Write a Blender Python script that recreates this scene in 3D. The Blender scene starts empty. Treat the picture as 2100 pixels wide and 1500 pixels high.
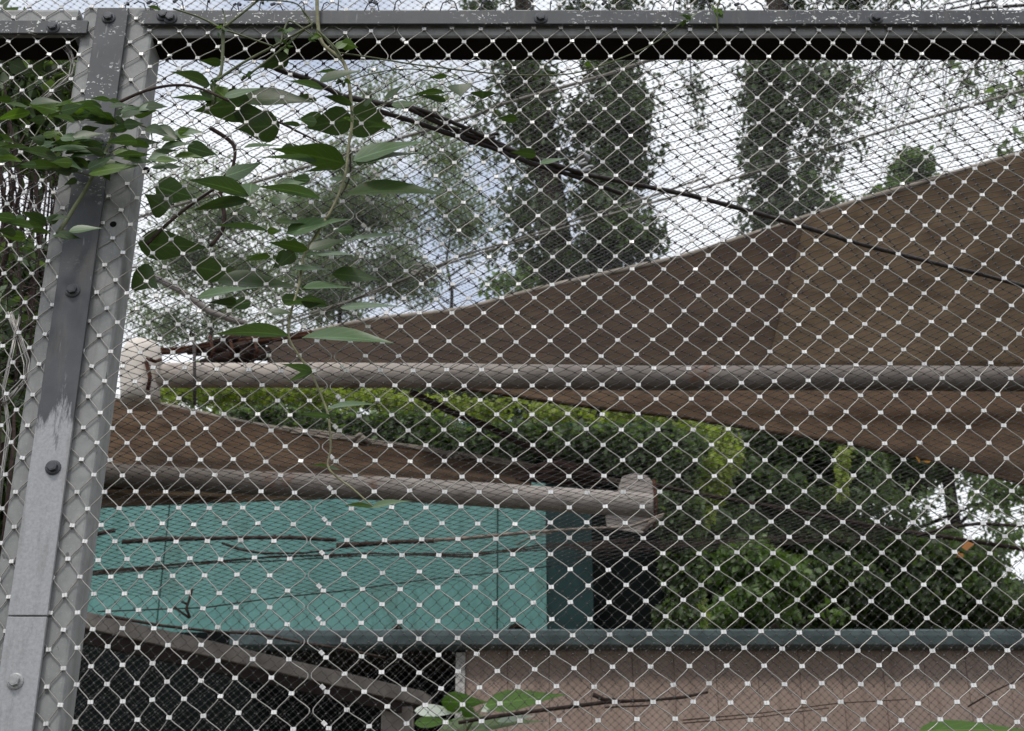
import bpy, math, random
import numpy as np
from mathutils import Vector, Matrix
random.seed(7); RNG = np.random.default_rng(7)
SC = bpy.context.scene
COL = SC.collection

# ------------------------------------------------------------------ camera, world, sun, exposure
EYE = 1.6
PITCH = math.radians(25.2); CT, ST = math.cos(PITCH), math.sin(PITCH)
F = 2900.0                                       # focal length in pixels of a 2100 px wide picture
cd = bpy.data.cameras.new('camera'); cam = bpy.data.objects.new('camera', cd); COL.objects.link(cam)
cam.location = (0, 0, EYE); cam.rotation_euler = (math.radians(90) + PITCH, 0, 0)
cd.sensor_width = 36; cd.lens = F / 2100 * 36; cd.clip_start = .05; cd.clip_end = 3000
cd.dof.use_dof = True; cd.dof.focus_distance = 2.5; cd.dof.aperture_fstop = 13
SC.camera = cam
SUN_EL, SUN_AZ = math.radians(57), math.radians(200)      # azimuth clockwise from +Y: behind the camera, a little left
w = bpy.data.worlds.new('World'); SC.world = w; w.use_nodes = True
nt = w.node_tree; N = nt.nodes; Lk = nt.links
for n in list(N): N.remove(n)
wo = N.new('ShaderNodeOutputWorld'); bg = N.new('ShaderNodeBackground'); Lk.new(bg.outputs[0], wo.inputs[0])
sk = N.new('ShaderNodeTexSky'); sk.sky_type = 'NISHITA'; sk.sun_disc = False
sk.sun_elevation = SUN_EL; sk.sun_rotation = SUN_AZ; sk.ozone_density = 3.5; sk.dust_density = .4
tc = N.new('ShaderNodeTexCoord'); nz = N.new('ShaderNodeTexNoise')
mp = N.new('ShaderNodeMapping'); mp.inputs['Location'].default_value = (.1, 0, .05); mp.inputs['Scale'].default_value = (1, 1, 1.7)
Lk.new(tc.outputs['Generated'], mp.inputs[0]); Lk.new(mp.outputs[0], nz.inputs['Vector'])
nz.inputs['Scale'].default_value = 3.2; nz.inputs['Detail'].default_value = 6; nz.inputs['Roughness'].default_value = .55
cr = N.new('ShaderNodeValToRGB'); cr.color_ramp.elements[0].position = .34; cr.color_ramp.elements[0].color = (.42, .42, .42, 1); cr.color_ramp.elements[1].position = .50
Lk.new(nz.outputs[0], cr.inputs[0])
mx = N.new('ShaderNodeMix'); mx.data_type = 'RGBA'
Lk.new(cr.outputs[0], mx.inputs[0]); Lk.new(sk.outputs[0], mx.inputs[6]); mx.inputs[7].default_value = (6.1, 6.3, 6.6, 1)
Lk.new(mx.outputs[2], bg.inputs[0]); bg.inputs[1].default_value = .15
sd = bpy.data.lights.new('sun', 'SUN'); sun = bpy.data.objects.new('sun', sd); COL.objects.link(sun)
sd.energy = 1.4; sd.angle = math.radians(10); sd.color = (1, .96, .9)
sdir = Vector((math.sin(SUN_AZ) * math.cos(SUN_EL), math.cos(SUN_AZ) * math.cos(SUN_EL), math.sin(SUN_EL)))
sun.rotation_euler = sdir.to_track_quat('Z', 'Y').to_euler()
vs = SC.view_settings; vs.view_transform = 'Standard'; vs.look = 'None'; vs.gamma = 1; vs.exposure = 0.25
try: vs.use_curve_mapping = False
except Exception: pass
SC.cycles.max_bounces = 6; SC.cycles.transparent_max_bounces = 8

# ------------------------------------------------------------------ helpers
def ray(px, py):
    u = (px - 1050) / F; v = (750 - py) / F
    return Vector((u, CT - v * ST, ST + v * CT))
E0 = Vector((0, 0, EYE))
def at(px, py, Y):                               # the point at distance Y in front of the camera seen in that direction
    d = ray(px, py); return E0 + d * (Y / d.y)
def atz(px, py, zr):                             # the point at height zr above the eye
    d = ray(px, py); return E0 + d * (zr / d.z)
def zc(p):                                       # distance along the view axis
    q = Vector(p) - E0; return q.y * CT + q.z * ST
def mpp(px, py, Y): return zc(at(px, py, Y)) / F  # metres per pixel there

class MB:
    def __init__(s): s.v = []; s.f = []; s.uv = None
    def quadstrip(s, rings, closed=True, cap=True):
        b = len(s.v); n = len(rings[0])
        for r in rings: s.v += [tuple(p) for p in r]
        for i in range(len(rings) - 1):
            for k in range(n if closed else n - 1):
                a = b + i * n + k; c = b + i * n + (k + 1) % n
                s.f.append((a, c, c + n, a + n))
        if closed and cap:
            s.f.append(tuple(b + k for k in reversed(range(n))))
            e = b + (len(rings) - 1) * n; s.f.append(tuple(e + k for k in range(n)))
    def tube(s, pts, rad, n=6, cap=True):
        pts = [Vector(p) for p in pts]
        if not hasattr(rad, '__len__'): rad = [rad] * len(pts)
        rings = []; up = None
        for i, p in enumerate(pts):
            t = (pts[min(i + 1, len(pts) - 1)] - pts[max(i - 1, 0)])
            if t.length < 1e-9: t = Vector((0, 0, 1))
            t.normalize()
            if up is None:
                up = t.orthogonal().normalized()
            up = (up - t * up.dot(t))
            if up.length < 1e-6: up = t.orthogonal()
            up.normalize(); sd_ = t.cross(up)
            rings.append([p + (up * math.cos(a) + sd_ * math.sin(a)) * rad[i] for a in [2 * math.pi * k / n for k in range(n)]])
        s.quadstrip(rings, True, cap)
    def box(s, lo, hi, bev=0):
        (x0, y0, z0), (x1, y1, z1) = lo, hi
        s.hexa([(x0, y0, z0), (x1, y0, z0), (x1, y1, z0), (x0, y1, z0)], [(x0, y0, z1), (x1, y0, z1), (x1, y1, z1), (x0, y1, z1)])
    def hexa(s, bot, top):
        b = len(s.v); s.v += [tuple(p) for p in bot] + [tuple(p) for p in top]
        s.f += [(b+3, b+2, b+1, b), (b+4, b+5, b+6, b+7)] + [(b+k, b+(k+1) % 4, b+4+(k+1) % 4, b+4+k) for k in range(4)]
    def mesh(s, name, smooth=False):
        m = bpy.data.meshes.new(name); m.from_pydata(s.v, [], s.f); m.update()
        if smooth: m.polygons.foreach_set('use_smooth', [True] * len(m.polygons))
        return m
    def build(s, name, mat, parent=None, smooth=False, bevel=0):
        return link(name, s.mesh(name, smooth), mat, parent, bevel)
def link(name, mesh, mat, parent=None, bevel=0):
    o = bpy.data.objects.new(name, mesh); COL.objects.link(o)
    if mat and not mesh.materials: mesh.materials.append(mat)
    if parent: attach(o, parent)
    if bevel:
        b = o.modifiers.new('bevel', 'BEVEL'); b.width = bevel; b.segments = 2; b.limit_method = 'ANGLE'
    return o
def wloc(o):
    p = Vector(o.location)
    while o.parent: o = o.parent; p = p + Vector(o.location)
    return p
def attach(o, parent):                            # every Empty here is unrotated, so offsets are plain translations
    o.parent = parent; o.location = Vector(o.location) - wloc(parent)
def thing(name, label, cat, loc=(0, 0, 0), group=None):
    o = bpy.data.objects.new(name, None); COL.objects.link(o); o.location = loc; o.empty_display_size = .1
    return tag(o, label, cat, group)
def tag(o, label=None, cat=None, group=None, kind=None):
    if label: o['label'] = label
    if cat: o['category'] = cat
    if group: o['group'] = group
    if kind: o['kind'] = kind
    return o
def npmesh(name, v, faces, smooth=False):
    v = np.asarray(v, np.float32); faces = np.asarray(faces, np.int32)
    m = bpy.data.meshes.new(name); m.vertices.add(len(v)); m.vertices.foreach_set('co', v.ravel())
    k = faces.shape[1]; m.loops.add(faces.size); m.loops.foreach_set('vertex_index', faces.ravel())
    m.polygons.add(len(faces)); m.polygons.foreach_set('loop_start', np.arange(0, faces.size, k, dtype=np.int32))
    m.polygons.foreach_set('loop_total', np.full(len(faces), k, np.int32))
    if smooth: m.polygons.foreach_set('use_smooth', np.ones(len(faces), bool))
    m.update(calc_edges=True); return m

# ------------------------------------------------------------------ materials
def newmat(name):
    m = bpy.data.materials.new(name); m.use_nodes = True
    nt = m.node_tree; b = nt.nodes['Principled BSDF']; return m, nt, b
def noise(nt, scale, detail=4, rough=.55, coord='Object', sc=(1, 1, 1), dist=0):
    t = nt.nodes.new('ShaderNodeTexCoord'); mp = nt.nodes.new('ShaderNodeMapping'); n = nt.nodes.new('ShaderNodeTexNoise')
    mp.inputs['Scale'].default_value = sc
    if coord == 'World':
        g = nt.nodes.new('ShaderNodeNewGeometry'); nt.links.new(g.outputs['Position'], mp.inputs[0])
    else: nt.links.new(t.outputs[coord], mp.inputs[0])
    nt.links.new(mp.outputs[0], n.inputs['Vector'])
    n.inputs['Scale'].default_value = scale; n.inputs['Detail'].default_value = detail; n.inputs['Roughness'].default_value = rough
    n.inputs['Distortion'].default_value = dist
    return n.outputs[0]
def ramp(nt, fac, stops):
    r = nt.nodes.new('ShaderNodeValToRGB'); e = r.color_ramp.elements
    while len(e) < len(stops): e.new(.5)
    for k, (p, c) in enumerate(stops):
        e[k].position = p; e[k].color = (c if hasattr(c, '__len__') else (c, c, c)) + (() if hasattr(c, '__len__') and len(c) == 4 else (1,)) if hasattr(c, '__len__') else (c, c, c, 1)
    nt.links.new(fac, r.inputs[0]); return r.outputs[0]
def mix(nt, fac, a, b, mode='MIX'):
    m = nt.nodes.new('ShaderNodeMix'); m.data_type = 'RGBA'; m.blend_type = mode
    for s, i in ((fac, 0), (a, 6), (b, 7)):
        if isinstance(s, (int, float)): m.inputs[i].default_value = s
        elif isinstance(s, tuple): m.inputs[i].default_value = s if len(s) == 4 else s + (1,)
        else: nt.links.new(s, m.inputs[i])
    return m.outputs[2]
def bump(nt, b, h, strength=.3, dist=.002):
    n = nt.nodes.new('ShaderNodeBump'); n.inputs['Strength'].default_value = strength; n.inputs['Distance'].default_value = dist
    nt.links.new(h, n.inputs['Height']); nt.links.new(n.outputs[0], b.inputs['Normal'])
def plain(name, col, rough=.6, metal=0, var=.25, scale=20, bmp=.2, coord='World', sc=(1, 1, 1)):
    m, nt, b = newmat(name)
    n = noise(nt, scale, 6, .6, coord, sc)
    lo = tuple(c * (1 - var) for c in col); hi = tuple(min(1, c * (1 + var)) for c in col)
    nt.links.new(ramp(nt, n, [(.3, lo), (.7, hi)]), b.inputs['Base Color'])
    b.inputs['Roughness'].default_value = rough; b.inputs['Metallic'].default_value = metal; b.inputs['Specular IOR Level'].default_value = .15 if rough > .74 else .4
    if bmp: bump(nt, b, n, bmp)
    return m
def speckle(nt, size, thr, soft=.03, sc=(1, 1, 1), seed=0):
    n = noise(nt, size, 2, .5, 'World', sc, .6)
    return ramp(nt, n, [(thr, 0.0), (thr + soft, 1.0)])
def galv():
    m, nt, b = newmat('galvanised_steel')
    n = noise(nt, 35, 8, .65, 'World'); n2 = noise(nt, 6, 5, .6, 'World', (1, 1, .35)); n3 = noise(nt, 260, 2, .5, 'World')
    c = ramp(nt, n, [(.3, (.215, .218, .215)), (.7, (.32, .322, .315))])
    c = mix(nt, ramp(nt, n2, [(.35, 0.0), (.7, .75)]), c, (.18, .181, .178))
    c = mix(nt, ramp(nt, n3, [(.62, 0.0), (.75, .45)]), c, (.45, .45, .44))
    c = mix(nt, ramp(nt, noise(nt, 16, 7, .7, 'World', (1, 1, .10)), [(.52, 0.0), (.70, .6)]), c, (.115, .108, .098))
    spk = speckle(nt, 55, .70, .03, (1, 1, .5)); c = mix(nt, spk, c, (.12, .12, .115))
    nt.links.new(c, b.inputs['Base Color']); b.inputs['Roughness'].default_value = .62; b.inputs['Metallic'].default_value = .1
    bump(nt, b, n3, .15, .001); return m
def strip_mat(zpaint=None):
    """grey painted flat bar; with zpaint the paint has worn off below that height"""
    m, nt, b = newmat('worn_strip' if zpaint else 'painted_strip')
    n = noise(nt, 18, 8, .6, 'World'); n3 = noise(nt, 220, 3, .6, 'World')
    paint = ramp(nt, n, [(.3, (.042, .044, .050)), (.7, (.070, .073, .081))])
    bare = ramp(nt, n3, [(.3, (.29, .293, .305)), (.75, (.39, .393, .405))])
    g = nt.nodes.new('ShaderNodeNewGeometry'); sx = nt.nodes.new('ShaderNodeSeparateXYZ'); nt.links.new(g.outputs['Position'], sx.inputs[0])
    if zpaint:
        nn = noise(nt, 22, 7, .7, 'World', (1.6, 1, .35))
        a = nt.nodes.new('ShaderNodeMath'); a.operation = 'MULTIPLY_ADD'; nt.links.new(nn, a.inputs[0]); a.inputs[1].default_value = .5; nt.links.new(sx.outputs[2], a.inputs[2])
        mr = nt.nodes.new('ShaderNodeMapRange'); nt.links.new(a.outputs[0], mr.inputs[0]); mr.inputs[1].default_value = zpaint + .225; mr.inputs[2].default_value = zpaint + .275
        c = mix(nt, mr.outputs[0], bare, paint)
        fade = nt.nodes.new('ShaderNodeMapRange'); nt.links.new(sx.outputs[2], fade.inputs[0]); fade.inputs[1].default_value = zpaint + .3; fade.inputs[2].default_value = zpaint + .75
        ff = fade.outputs[0]
    else: c = paint; ff = None
    fl = speckle(nt, 120, .625, .012, (1, 1, 1.5)); cl = ramp(nt, noise(nt, 9, 3, .5, 'World'), [(.42, 0.0), (.52, 1.0)])
    k = mix(nt, cl, (0, 0, 0), fl)
    if ff is not None: k = mix(nt, ff, (0, 0, 0), k)
    rn = ramp(nt, noise(nt, 30, 7, .7, 'World', (1, 1, .12)), [(.54, 0.0), (.72, .55)]); c = mix(nt, rn, c, (.13, .115, .10))
    c = mix(nt, ramp(nt, noise(nt, 60, 3, .6, 'World', (2.2, 1, .25)), [(.66, 0.0), (.70, .5)]), c, (.27, .27, .27))
    c = mix(nt, k, c, (.66, .66, .65))
    nt.links.new(c, b.inputs['Base Color']); b.inputs['Roughness'].default_value = .55; bump(nt, b, n3, .12, .001); return m
def leafmat(name, top, under, var=.3, trans=.35, rough=.42, scale=9, veins=False):
    m, nt, b = newmat(name)
    g = nt.nodes.new('ShaderNodeNewGeometry')
    r = nt.nodes.new('ShaderNodeHueSaturation')
    mr = nt.nodes.new('ShaderNodeMapRange'); nt.links.new(g.outputs['Random Per Island'], mr.inputs[0])
    mr.inputs[3].default_value = 1 - var; mr.inputs[4].default_value = 1 + var
    n = noise(nt, scale, 4, .6, 'World')
    c = mix(nt, g.outputs['Backfacing'], top, under)
    c = mix(nt, ramp(nt, n, [(.4, .0), (.75, .35)]), c, tuple(x * .6 for x in top))
    if veins:
        def attr(nm):
            a = nt.nodes.new('ShaderNodeAttribute'); a.attribute_name = nm; return a.outputs['Fac']
        def mth(op, x, y, z=None):
            k = nt.nodes.new('ShaderNodeMath'); k.operation = op
            for i, q in enumerate((x, y, z)):
                if q is None: continue
                if isinstance(q, (int, float)): k.inputs[i].default_value = q
                else: nt.links.new(q, k.inputs[i])
            return k.outputs[0]
        rib, al = attr('rib'), attr('along')
        mid = mth('GREATER_THAN', rib, .93)
        fr = mth('FRACT', mth('MULTIPLY_ADD', al, 7.0, mth('MULTIPLY', rib, 2.2)), 0)
        side = mth('LESS_THAN', fr, .11)
        c = mix(nt, mth('MULTIPLY', mth('MAXIMUM', mid, mth('MULTIPLY', side, .45)), .55), c, tuple(min(1, x * 1.9 + .03) for x in top))
        blot = ramp(nt, noise(nt, 55, 4, .7, 'World'), [(.66, 0.0), (.72, .8)]); c = mix(nt, blot, c, (.10, .075, .03))
    nt.links.new(c, r.inputs['Color']); nt.links.new(mr.outputs[0], r.inputs['Value'])
    nt.links.new(r.outputs[0], b.inputs['Base Color']); b.inputs['Roughness'].default_value = rough
    t = nt.nodes.new('ShaderNodeBsdfTranslucent'); h2 = nt.nodes.new('ShaderNodeMix'); h2.data_type = 'RGBA'; h2.blend_type = 'MULTIPLY'; h2.inputs[0].default_value = 1
    nt.links.new(r.outputs[0], h2.inputs[6]); h2.inputs[7].default_value = (1.5, 1.7, .55, 1); nt.links.new(h2.outputs[2], t.inputs[0])
    ms = nt.nodes.new('ShaderNodeMixShader'); ms.inputs[0].default_value = trans
    nt.links.new(b.outputs[0], ms.inputs[1]); nt.links.new(t.outputs[0], ms.inputs[2])
    nt.links.new(ms.outputs[0], nt.nodes['Material Output'].inputs[0]); return m
def fabric(name, a, bcol, trans=.35, stains=(.03, .022, .017)):
    m, nt, b = newmat(name)
    n = noise(nt, 1.6, 6, .6, 'World', (1, 1, 1.6)); n2 = noise(nt, 5, 8, .65, 'World', (1, 1, 2)); n3 = noise(nt, 120, 2, .5, 'World')
    c = ramp(nt, n, [(.35, a), (.65, bcol)])
    c = mix(nt, ramp(nt, n2, [(.46, 0.0), (.66, .75)]), c, stains)
    c = mix(nt, ramp(nt, n3, [(.4, 0.0), (.7, .25)]), c, tuple(x * 1.6 for x in a))
    nt.links.new(c, b.inputs['Base Color']); b.inputs['Roughness'].default_value = .85; b.inputs['Specular IOR Level'].default_value = .1
    t = nt.nodes.new('ShaderNodeBsdfTranslucent'); nt.links.new(c, t.inputs[0])
    ms = nt.nodes.new('ShaderNodeMixShader'); ms.inputs[0].default_value = trans
    nt.links.new(b.outputs[0], ms.inputs[1]); nt.links.new(t.outputs[0], ms.inputs[2])
    nt.links.new(ms.outputs[0], nt.nodes['Material Output'].inputs[0]); bump(nt, b, noise(nt, 2.2, 5, .6, 'World', (.5, 1, 3.5), 1.2), .45, .05); return m
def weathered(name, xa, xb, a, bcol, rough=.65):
    """worn, rusty paint; shade from the sail is painted in along X, broken up by noise"""
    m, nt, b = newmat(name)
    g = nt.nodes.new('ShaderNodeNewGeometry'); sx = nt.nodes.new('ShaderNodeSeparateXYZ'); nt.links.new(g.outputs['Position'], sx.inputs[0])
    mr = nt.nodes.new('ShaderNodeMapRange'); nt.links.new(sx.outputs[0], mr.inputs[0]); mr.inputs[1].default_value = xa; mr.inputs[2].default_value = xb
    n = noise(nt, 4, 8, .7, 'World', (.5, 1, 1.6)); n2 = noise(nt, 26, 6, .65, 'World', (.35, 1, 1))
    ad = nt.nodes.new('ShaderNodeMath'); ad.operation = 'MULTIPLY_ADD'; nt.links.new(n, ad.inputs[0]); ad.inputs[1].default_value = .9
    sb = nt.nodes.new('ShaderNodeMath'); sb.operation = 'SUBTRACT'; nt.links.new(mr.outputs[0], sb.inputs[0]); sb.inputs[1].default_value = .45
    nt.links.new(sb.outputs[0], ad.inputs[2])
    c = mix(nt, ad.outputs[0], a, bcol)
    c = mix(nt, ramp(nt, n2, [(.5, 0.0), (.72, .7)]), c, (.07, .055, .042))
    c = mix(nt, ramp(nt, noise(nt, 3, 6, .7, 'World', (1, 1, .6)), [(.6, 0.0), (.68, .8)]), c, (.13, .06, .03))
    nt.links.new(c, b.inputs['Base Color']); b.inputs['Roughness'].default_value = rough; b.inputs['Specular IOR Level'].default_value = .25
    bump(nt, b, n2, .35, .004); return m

def sheetmat():
    m, nt, b = newmat('teal_paint')
    n = noise(nt, 1.3, 6, .6, 'World'); n2 = noise(nt, 14, 6, .65, 'World', (1, 1, .12)); n3 = noise(nt, 45, 4, .6, 'World')
    c = ramp(nt, n, [(.3, (.110, .262, .240)), (.7, (.155, .325, .30))])
    c = mix(nt, ramp(nt, n2, [(.50, 0.0), (.72, .75)]), c, (.075, .17, .15))
    c = mix(nt, ramp(nt, noise(nt, 3.5, 8, .7, 'World'), [(.56, 0.0), (.66, .5)]), c, (.09, .14, .11))
    c = mix(nt, ramp(nt, n3, [(.3, .35), (.5, 0.0)]), c, (.21, .42, .39))
    nt.links.new(c, b.inputs['Base Color']); b.inputs['Roughness'].default_value = .7; b.inputs['Specular IOR Level'].default_value = .2; bump(nt, b, n3, .2, .003); return m

def boardmat():
    m, nt, b = newmat('pinkish_board_paint')
    n = noise(nt, 2.2, 6, .6, 'World'); n2 = noise(nt, 16, 7, .7, 'World', (1, 1, .10)); n3 = noise(nt, 60, 4, .6, 'World')
    c = ramp(nt, n, [(.3, (.40, .30, .25)), (.7, (.50, .385, .33))])
    c = mix(nt, ramp(nt, n2, [(.5, 0.0), (.72, .6)]), c, (.23, .165, .13))
    c = mix(nt, ramp(nt, n3, [(.64, 0.0), (.70, .6)]), c, (.2, .15, .12))
    nt.links.new(c, b.inputs['Base Color']); b.inputs['Roughness'].default_value = .75; b.inputs['Specular IOR Level'].default_value = .2; bump(nt, b, n3, .15, .003); return m

M = {}
M['galv'] = galv()
M['dark_paint'] = plain('dark_steel_paint', (.05, .05, .055), .5, .0, .3, 30, .1)
M['shade_plate'] = plain('rail_shade', (.010, .007, .006), .9, 0, .5, 20, .2)  # tone of the shade below the top rails
M['strip'] = strip_mat(); M['strip_worn'] = strip_mat(EYE + .93)
M['bolt'] = plain('bolt_steel', (.07, .073, .08), .45, .3, .25, 60, .1)
M['bolt_bare'] = plain('bare_bolt_steel', (.34, .34, .34), .5, .3, .25, 60, .1)
M['wire'] = plain('stainless_rope', (.345, .328, .305), .38, .5, .25, 40, .25)
M['ferrule'] = plain('tinned_ferrule', (.70, .685, .67), .38, .3, .22, 30, .05)
M['net'] = plain('backlit_net_rope', (.045, .043, .042), .5, .2, .2, 90, 0)  # same steel as the front mesh; its backlit darkness is put into the colour
M['net_far'] = plain('far_net_rope', (.33, .33, .34), .6, 0, .1, 50, 0)
M['net_clip'] = plain('backlit_net_clip', (.13, .125, .12), .35, .6, .3, 60, 0)  # ferrule steel, likewise darkened in the colour for backlight
M['hole'] = plain('black_hole', (.006, .006, .006), .9)
M['leaf'] = leafmat('vine_leaf', (.026, .050, .009), (.040, .068, .020), .25, .30, veins=True)
M['leaf_pale'] = leafmat('vine_leaf_pale', (.080, .142, .060), (.075, .125, .055), .25, .2, .4, veins=True)
M['leaf_new'] = leafmat('vine_leaf_young', (.095, .17, .022), (.09, .15, .03), .2, .35, veins=True)
M['stem'] = plain('vine_stem', (.10, .115, .055), .65, 0, .3, 80, .2)
M['stem_pale'] = plain('vine_stem_pale', (.22, .21, .12), .65, 0, .3, 80, .2)
M['stem_dead'] = plain('dead_stem', (.055, .038, .033), .8, 0, .5, 60, .4)
M['twig'] = plain('twig_bark', (.05, .035, .03), .85, 0, .5, 40, .4)
M['twig_pale'] = plain('twig_pale', (.22, .18, .15), .85, 0, .4, 40, .4)
M['bark'] = plain('tree_bark', (.030, .024, .020), .9, 0, .5, 6, .8)
M['cable_dark'] = plain('rusted_cable', (.035, .026, .024), .6, .1, .5, 60, .5)
M['cable_pale'] = plain('pale_cable', (.27, .25, .22), .6, .0, .25, 8, .2)
M['sail_dark'] = fabric('sail_double_layer', (.052, .034, .024), (.080, .055, .037), .25)
M['sail_tan'] = fabric('sail_tan', (.088, .061, .038), (.122, .086, .053), .3, (.045, .028, .018))
M['sail_brown'] = fabric('sail_brown', (.095, .060, .038), (.135, .088, .055), .3, (.04, .023, .016))
M['hem'] = plain('sail_hem_rope', (.30, .26, .22), .8, 0, .3, 12, .3)
M['pole'] = plain('weathered_white_pole', (.20, .178, .165), .65, 0, .3, 3.5, .15)
M['pole_one'] = weathered('pole_one_shaded_paint', -1.9, .6, (.48, .42, .37), (.15, .128, .115))  # painted shade, darkening to the right below the large sail
M['pole_two'] = weathered('pole_two_shaded_paint', -1.9, .25, (.085, .068, .056), (.31, .275, .25))  # painted shade, darkening to the left below the smaller sail
M['pole_mid'] = plain('peeling_pale_paint', (.36, .325, .30), .6, 0, .25, 5, .2)
M['pole_white'] = plain('peeling_white_paint', (.60, .54, .48), .6, 0, .18, 5, .2)
M['rust'] = plain('rust', (.06, .025, .015), .9, 0, .6, 25, .6)
M['cloth_dark'] = plain('gathered_dark_cloth', (.03, .017, .013), .9, 0, .6, 14, .6)
M['timber'] = plain('weathered_beam', (.26, .23, .205), .8, 0, .3, 7, .3)
M['teal'] = sheetmat()
M['teal_dark'] = plain('dark_teal_paint', (.02, .045, .045), .75, 0, .3, 4, .1)
M['pink'] = boardmat()
M['gutter'] = plain('grey_green_gutter', (.095, .13, .135), .55, 0, .4, 5, .15)
M['trim'] = plain('white_trim', (.6, .58, .56), .6)
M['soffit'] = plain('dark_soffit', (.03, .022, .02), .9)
M['shade'] = plain('dark_interior', (.004, .006, .006), .95, 0, .5, 5, 0)  # darkness of the shaded interiors put into the colour
M['shade_green'] = plain('dark_green_shade_cloth', (.012, .045, .038), .95, 0, .5, 3, 0)
M['litter'] = plain('leaf_litter', (.022, .016, .012), .95, 0, .6, 30, .5)
M['f_dark'] = leafmat('foliage_dark', (.115, .160, .078), (.12, .165, .085), .6, .42, .5, 1.2)
M['f_ivy'] = leafmat('foliage_ivy', (.062, .09, .036), (.066, .096, .042), .5, .25, .5, 1.5)
M['f_pale'] = leafmat('foliage_pale', (.165, .20, .15), (.17, .205, .16), .3, .45, .6, 1.0)
M['f_mid'] = leafmat('foliage_mid', (.135, .205, .065), (.14, .21, .075), .45, .3, .5, 1.4)
M['f_yellow'] = leafmat('foliage_yellow', (.31, .36, .095), (.29, .34, .10), .35, .4, .55, 1.6)
M['f_orange'] = leafmat('dead_leaf_orange', (.45, .18, .05), (.4, .16, .05), .2, .3)
M['plant'] = leafmat('broad_leaf', (.055, .125, .008), (.06, .13, .012), .15, .3, .65, veins=True)
M['plant_white'] = leafmat('broad_leaf_white', (.6, .62, .6), (.55, .6, .55), .1, .2, .5)
M['ground'] = plain('bare_earth', (.07, .062, .045), .95, 0, .4, .8, .3)
# ------------------------------------------------------------------ setting
g = MB(); g.v = [(-300, -300, 0), (300, -300, 0), (300, 300, 0), (-300, 300, 0)]; g.f = [(0, 1, 2, 3)]
tag(g.build('ground', M['ground']), kind='structure')

# ---- front steel frame: post with clamp strips and bolts
YF = 2.2535                                       # face of the steel
def line_at(p0, p1, py):
    t = (py - p0[1]) / (p1[1] - p0[1]); return p0[0] + (p1[0] - p0[0]) * t
def prism(mb, L, R, y0, y1, Yf, Yb, zlow=None):
    """a bar between two straight edges L and R (given by two sighted points each), from sight height y1 up to y0"""
    pts = []
    for py in (y1, y0):
        a, b = at(line_at(*L, py), py, Yf), at(line_at(*R, py), py, Yf)
        pts.append([Vector((a.x, Yf, a.z)), Vector((b.x, Yf, b.z)), Vector((b.x, Yb, b.z)), Vector((a.x, Yb, a.z))])
    if zlow is not None:
        q = []
        for lo, hi in zip(*pts):
            k = (zlow - lo.z) / (hi.z - lo.z); q.append(lo + (hi - lo) * k)
        pts[0] = q
    mb.hexa(pts[0], pts[1])
post = thing('steel_post', 'galvanised steel post leaning through the left of the view, half covered by a grey strip', 'post', at(60, 1450, YF) * 1)
post.location.z = 0
mb = MB(); prism(mb, ((162, 83), (33, 917)), ((312, 77), (143, 1333)), 14, 1500, YF, YF + .072, 0.0)
mb.build('post_body', M['galv'], post, bevel=.006)
SL, SR = ((198, 30), (5, 1333)), ((262, 30), (87, 1333))
def bolt(px, py, parent, mat, r=1.0):
    c = at(px, py, 2.236); o = MB()
    def ring(rad, y, n=16, rot=0): return [(c.x + rad * math.cos(2*math.pi*k/n + rot), y, c.z + rad * math.sin(2*math.pi*k/n + rot)) for k in range(n)]
    o.quadstrip([ring(.0135*r, 2.2395), ring(.0135*r, 2.2372), ring(.0110*r, 2.2358)])
    o.quadstrip([ring(.0092*r, 2.2360, 6, .3), ring(.0092*r, 2.2305, 6, .3), ring(.0082*r, 2.2295, 6, .3)])
    o.quadstrip([ring(.0058*r, 2.2296), ring(.0058*r, 2.2291)])
    return o.build('bolt', mat, parent, bevel=.0005)
mb = MB(); prism(mb, SL, SR, 16, 1262, 2.2395, 2.2468); s1 = mb.build('clamp_strip', M['strip_worn'], post, bevel=.001)
mb = MB(); prism(mb, SL, SR, 1265, 1500, 2.2390, 2.2468, .05); s2 = mb.build('clamp_strip', M['strip_worn'], post, bevel=.001)
for x, y in ((222, 35), (203, 293), (148, 595), (108, 958)): bolt(x, y, s1, M['bolt'])
bolt(30, 1397, s2, M['bolt_bare'])
def disc(px, py, Y, r, name, mat, parent):
    c = at(px, py, Y); o = MB(); n = 14
    o.quadstrip([[(c.x + r*math.cos(2*math.pi*k/n), Y, c.z + r*math.sin(2*math.pi*k/n)) for k in range(n)],
                 [(c.x + r*math.cos(2*math.pi*k/n), Y + .004, c.z + r*math.sin(2*math.pi*k/n)) for k in range(n)]])
    return o.build(name, mat, parent)
for x, y in ((232, 460), (300, 348)): disc(x, y, YF - .0006, .0062, 'bolt_hole', M['hole'], post)

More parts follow.
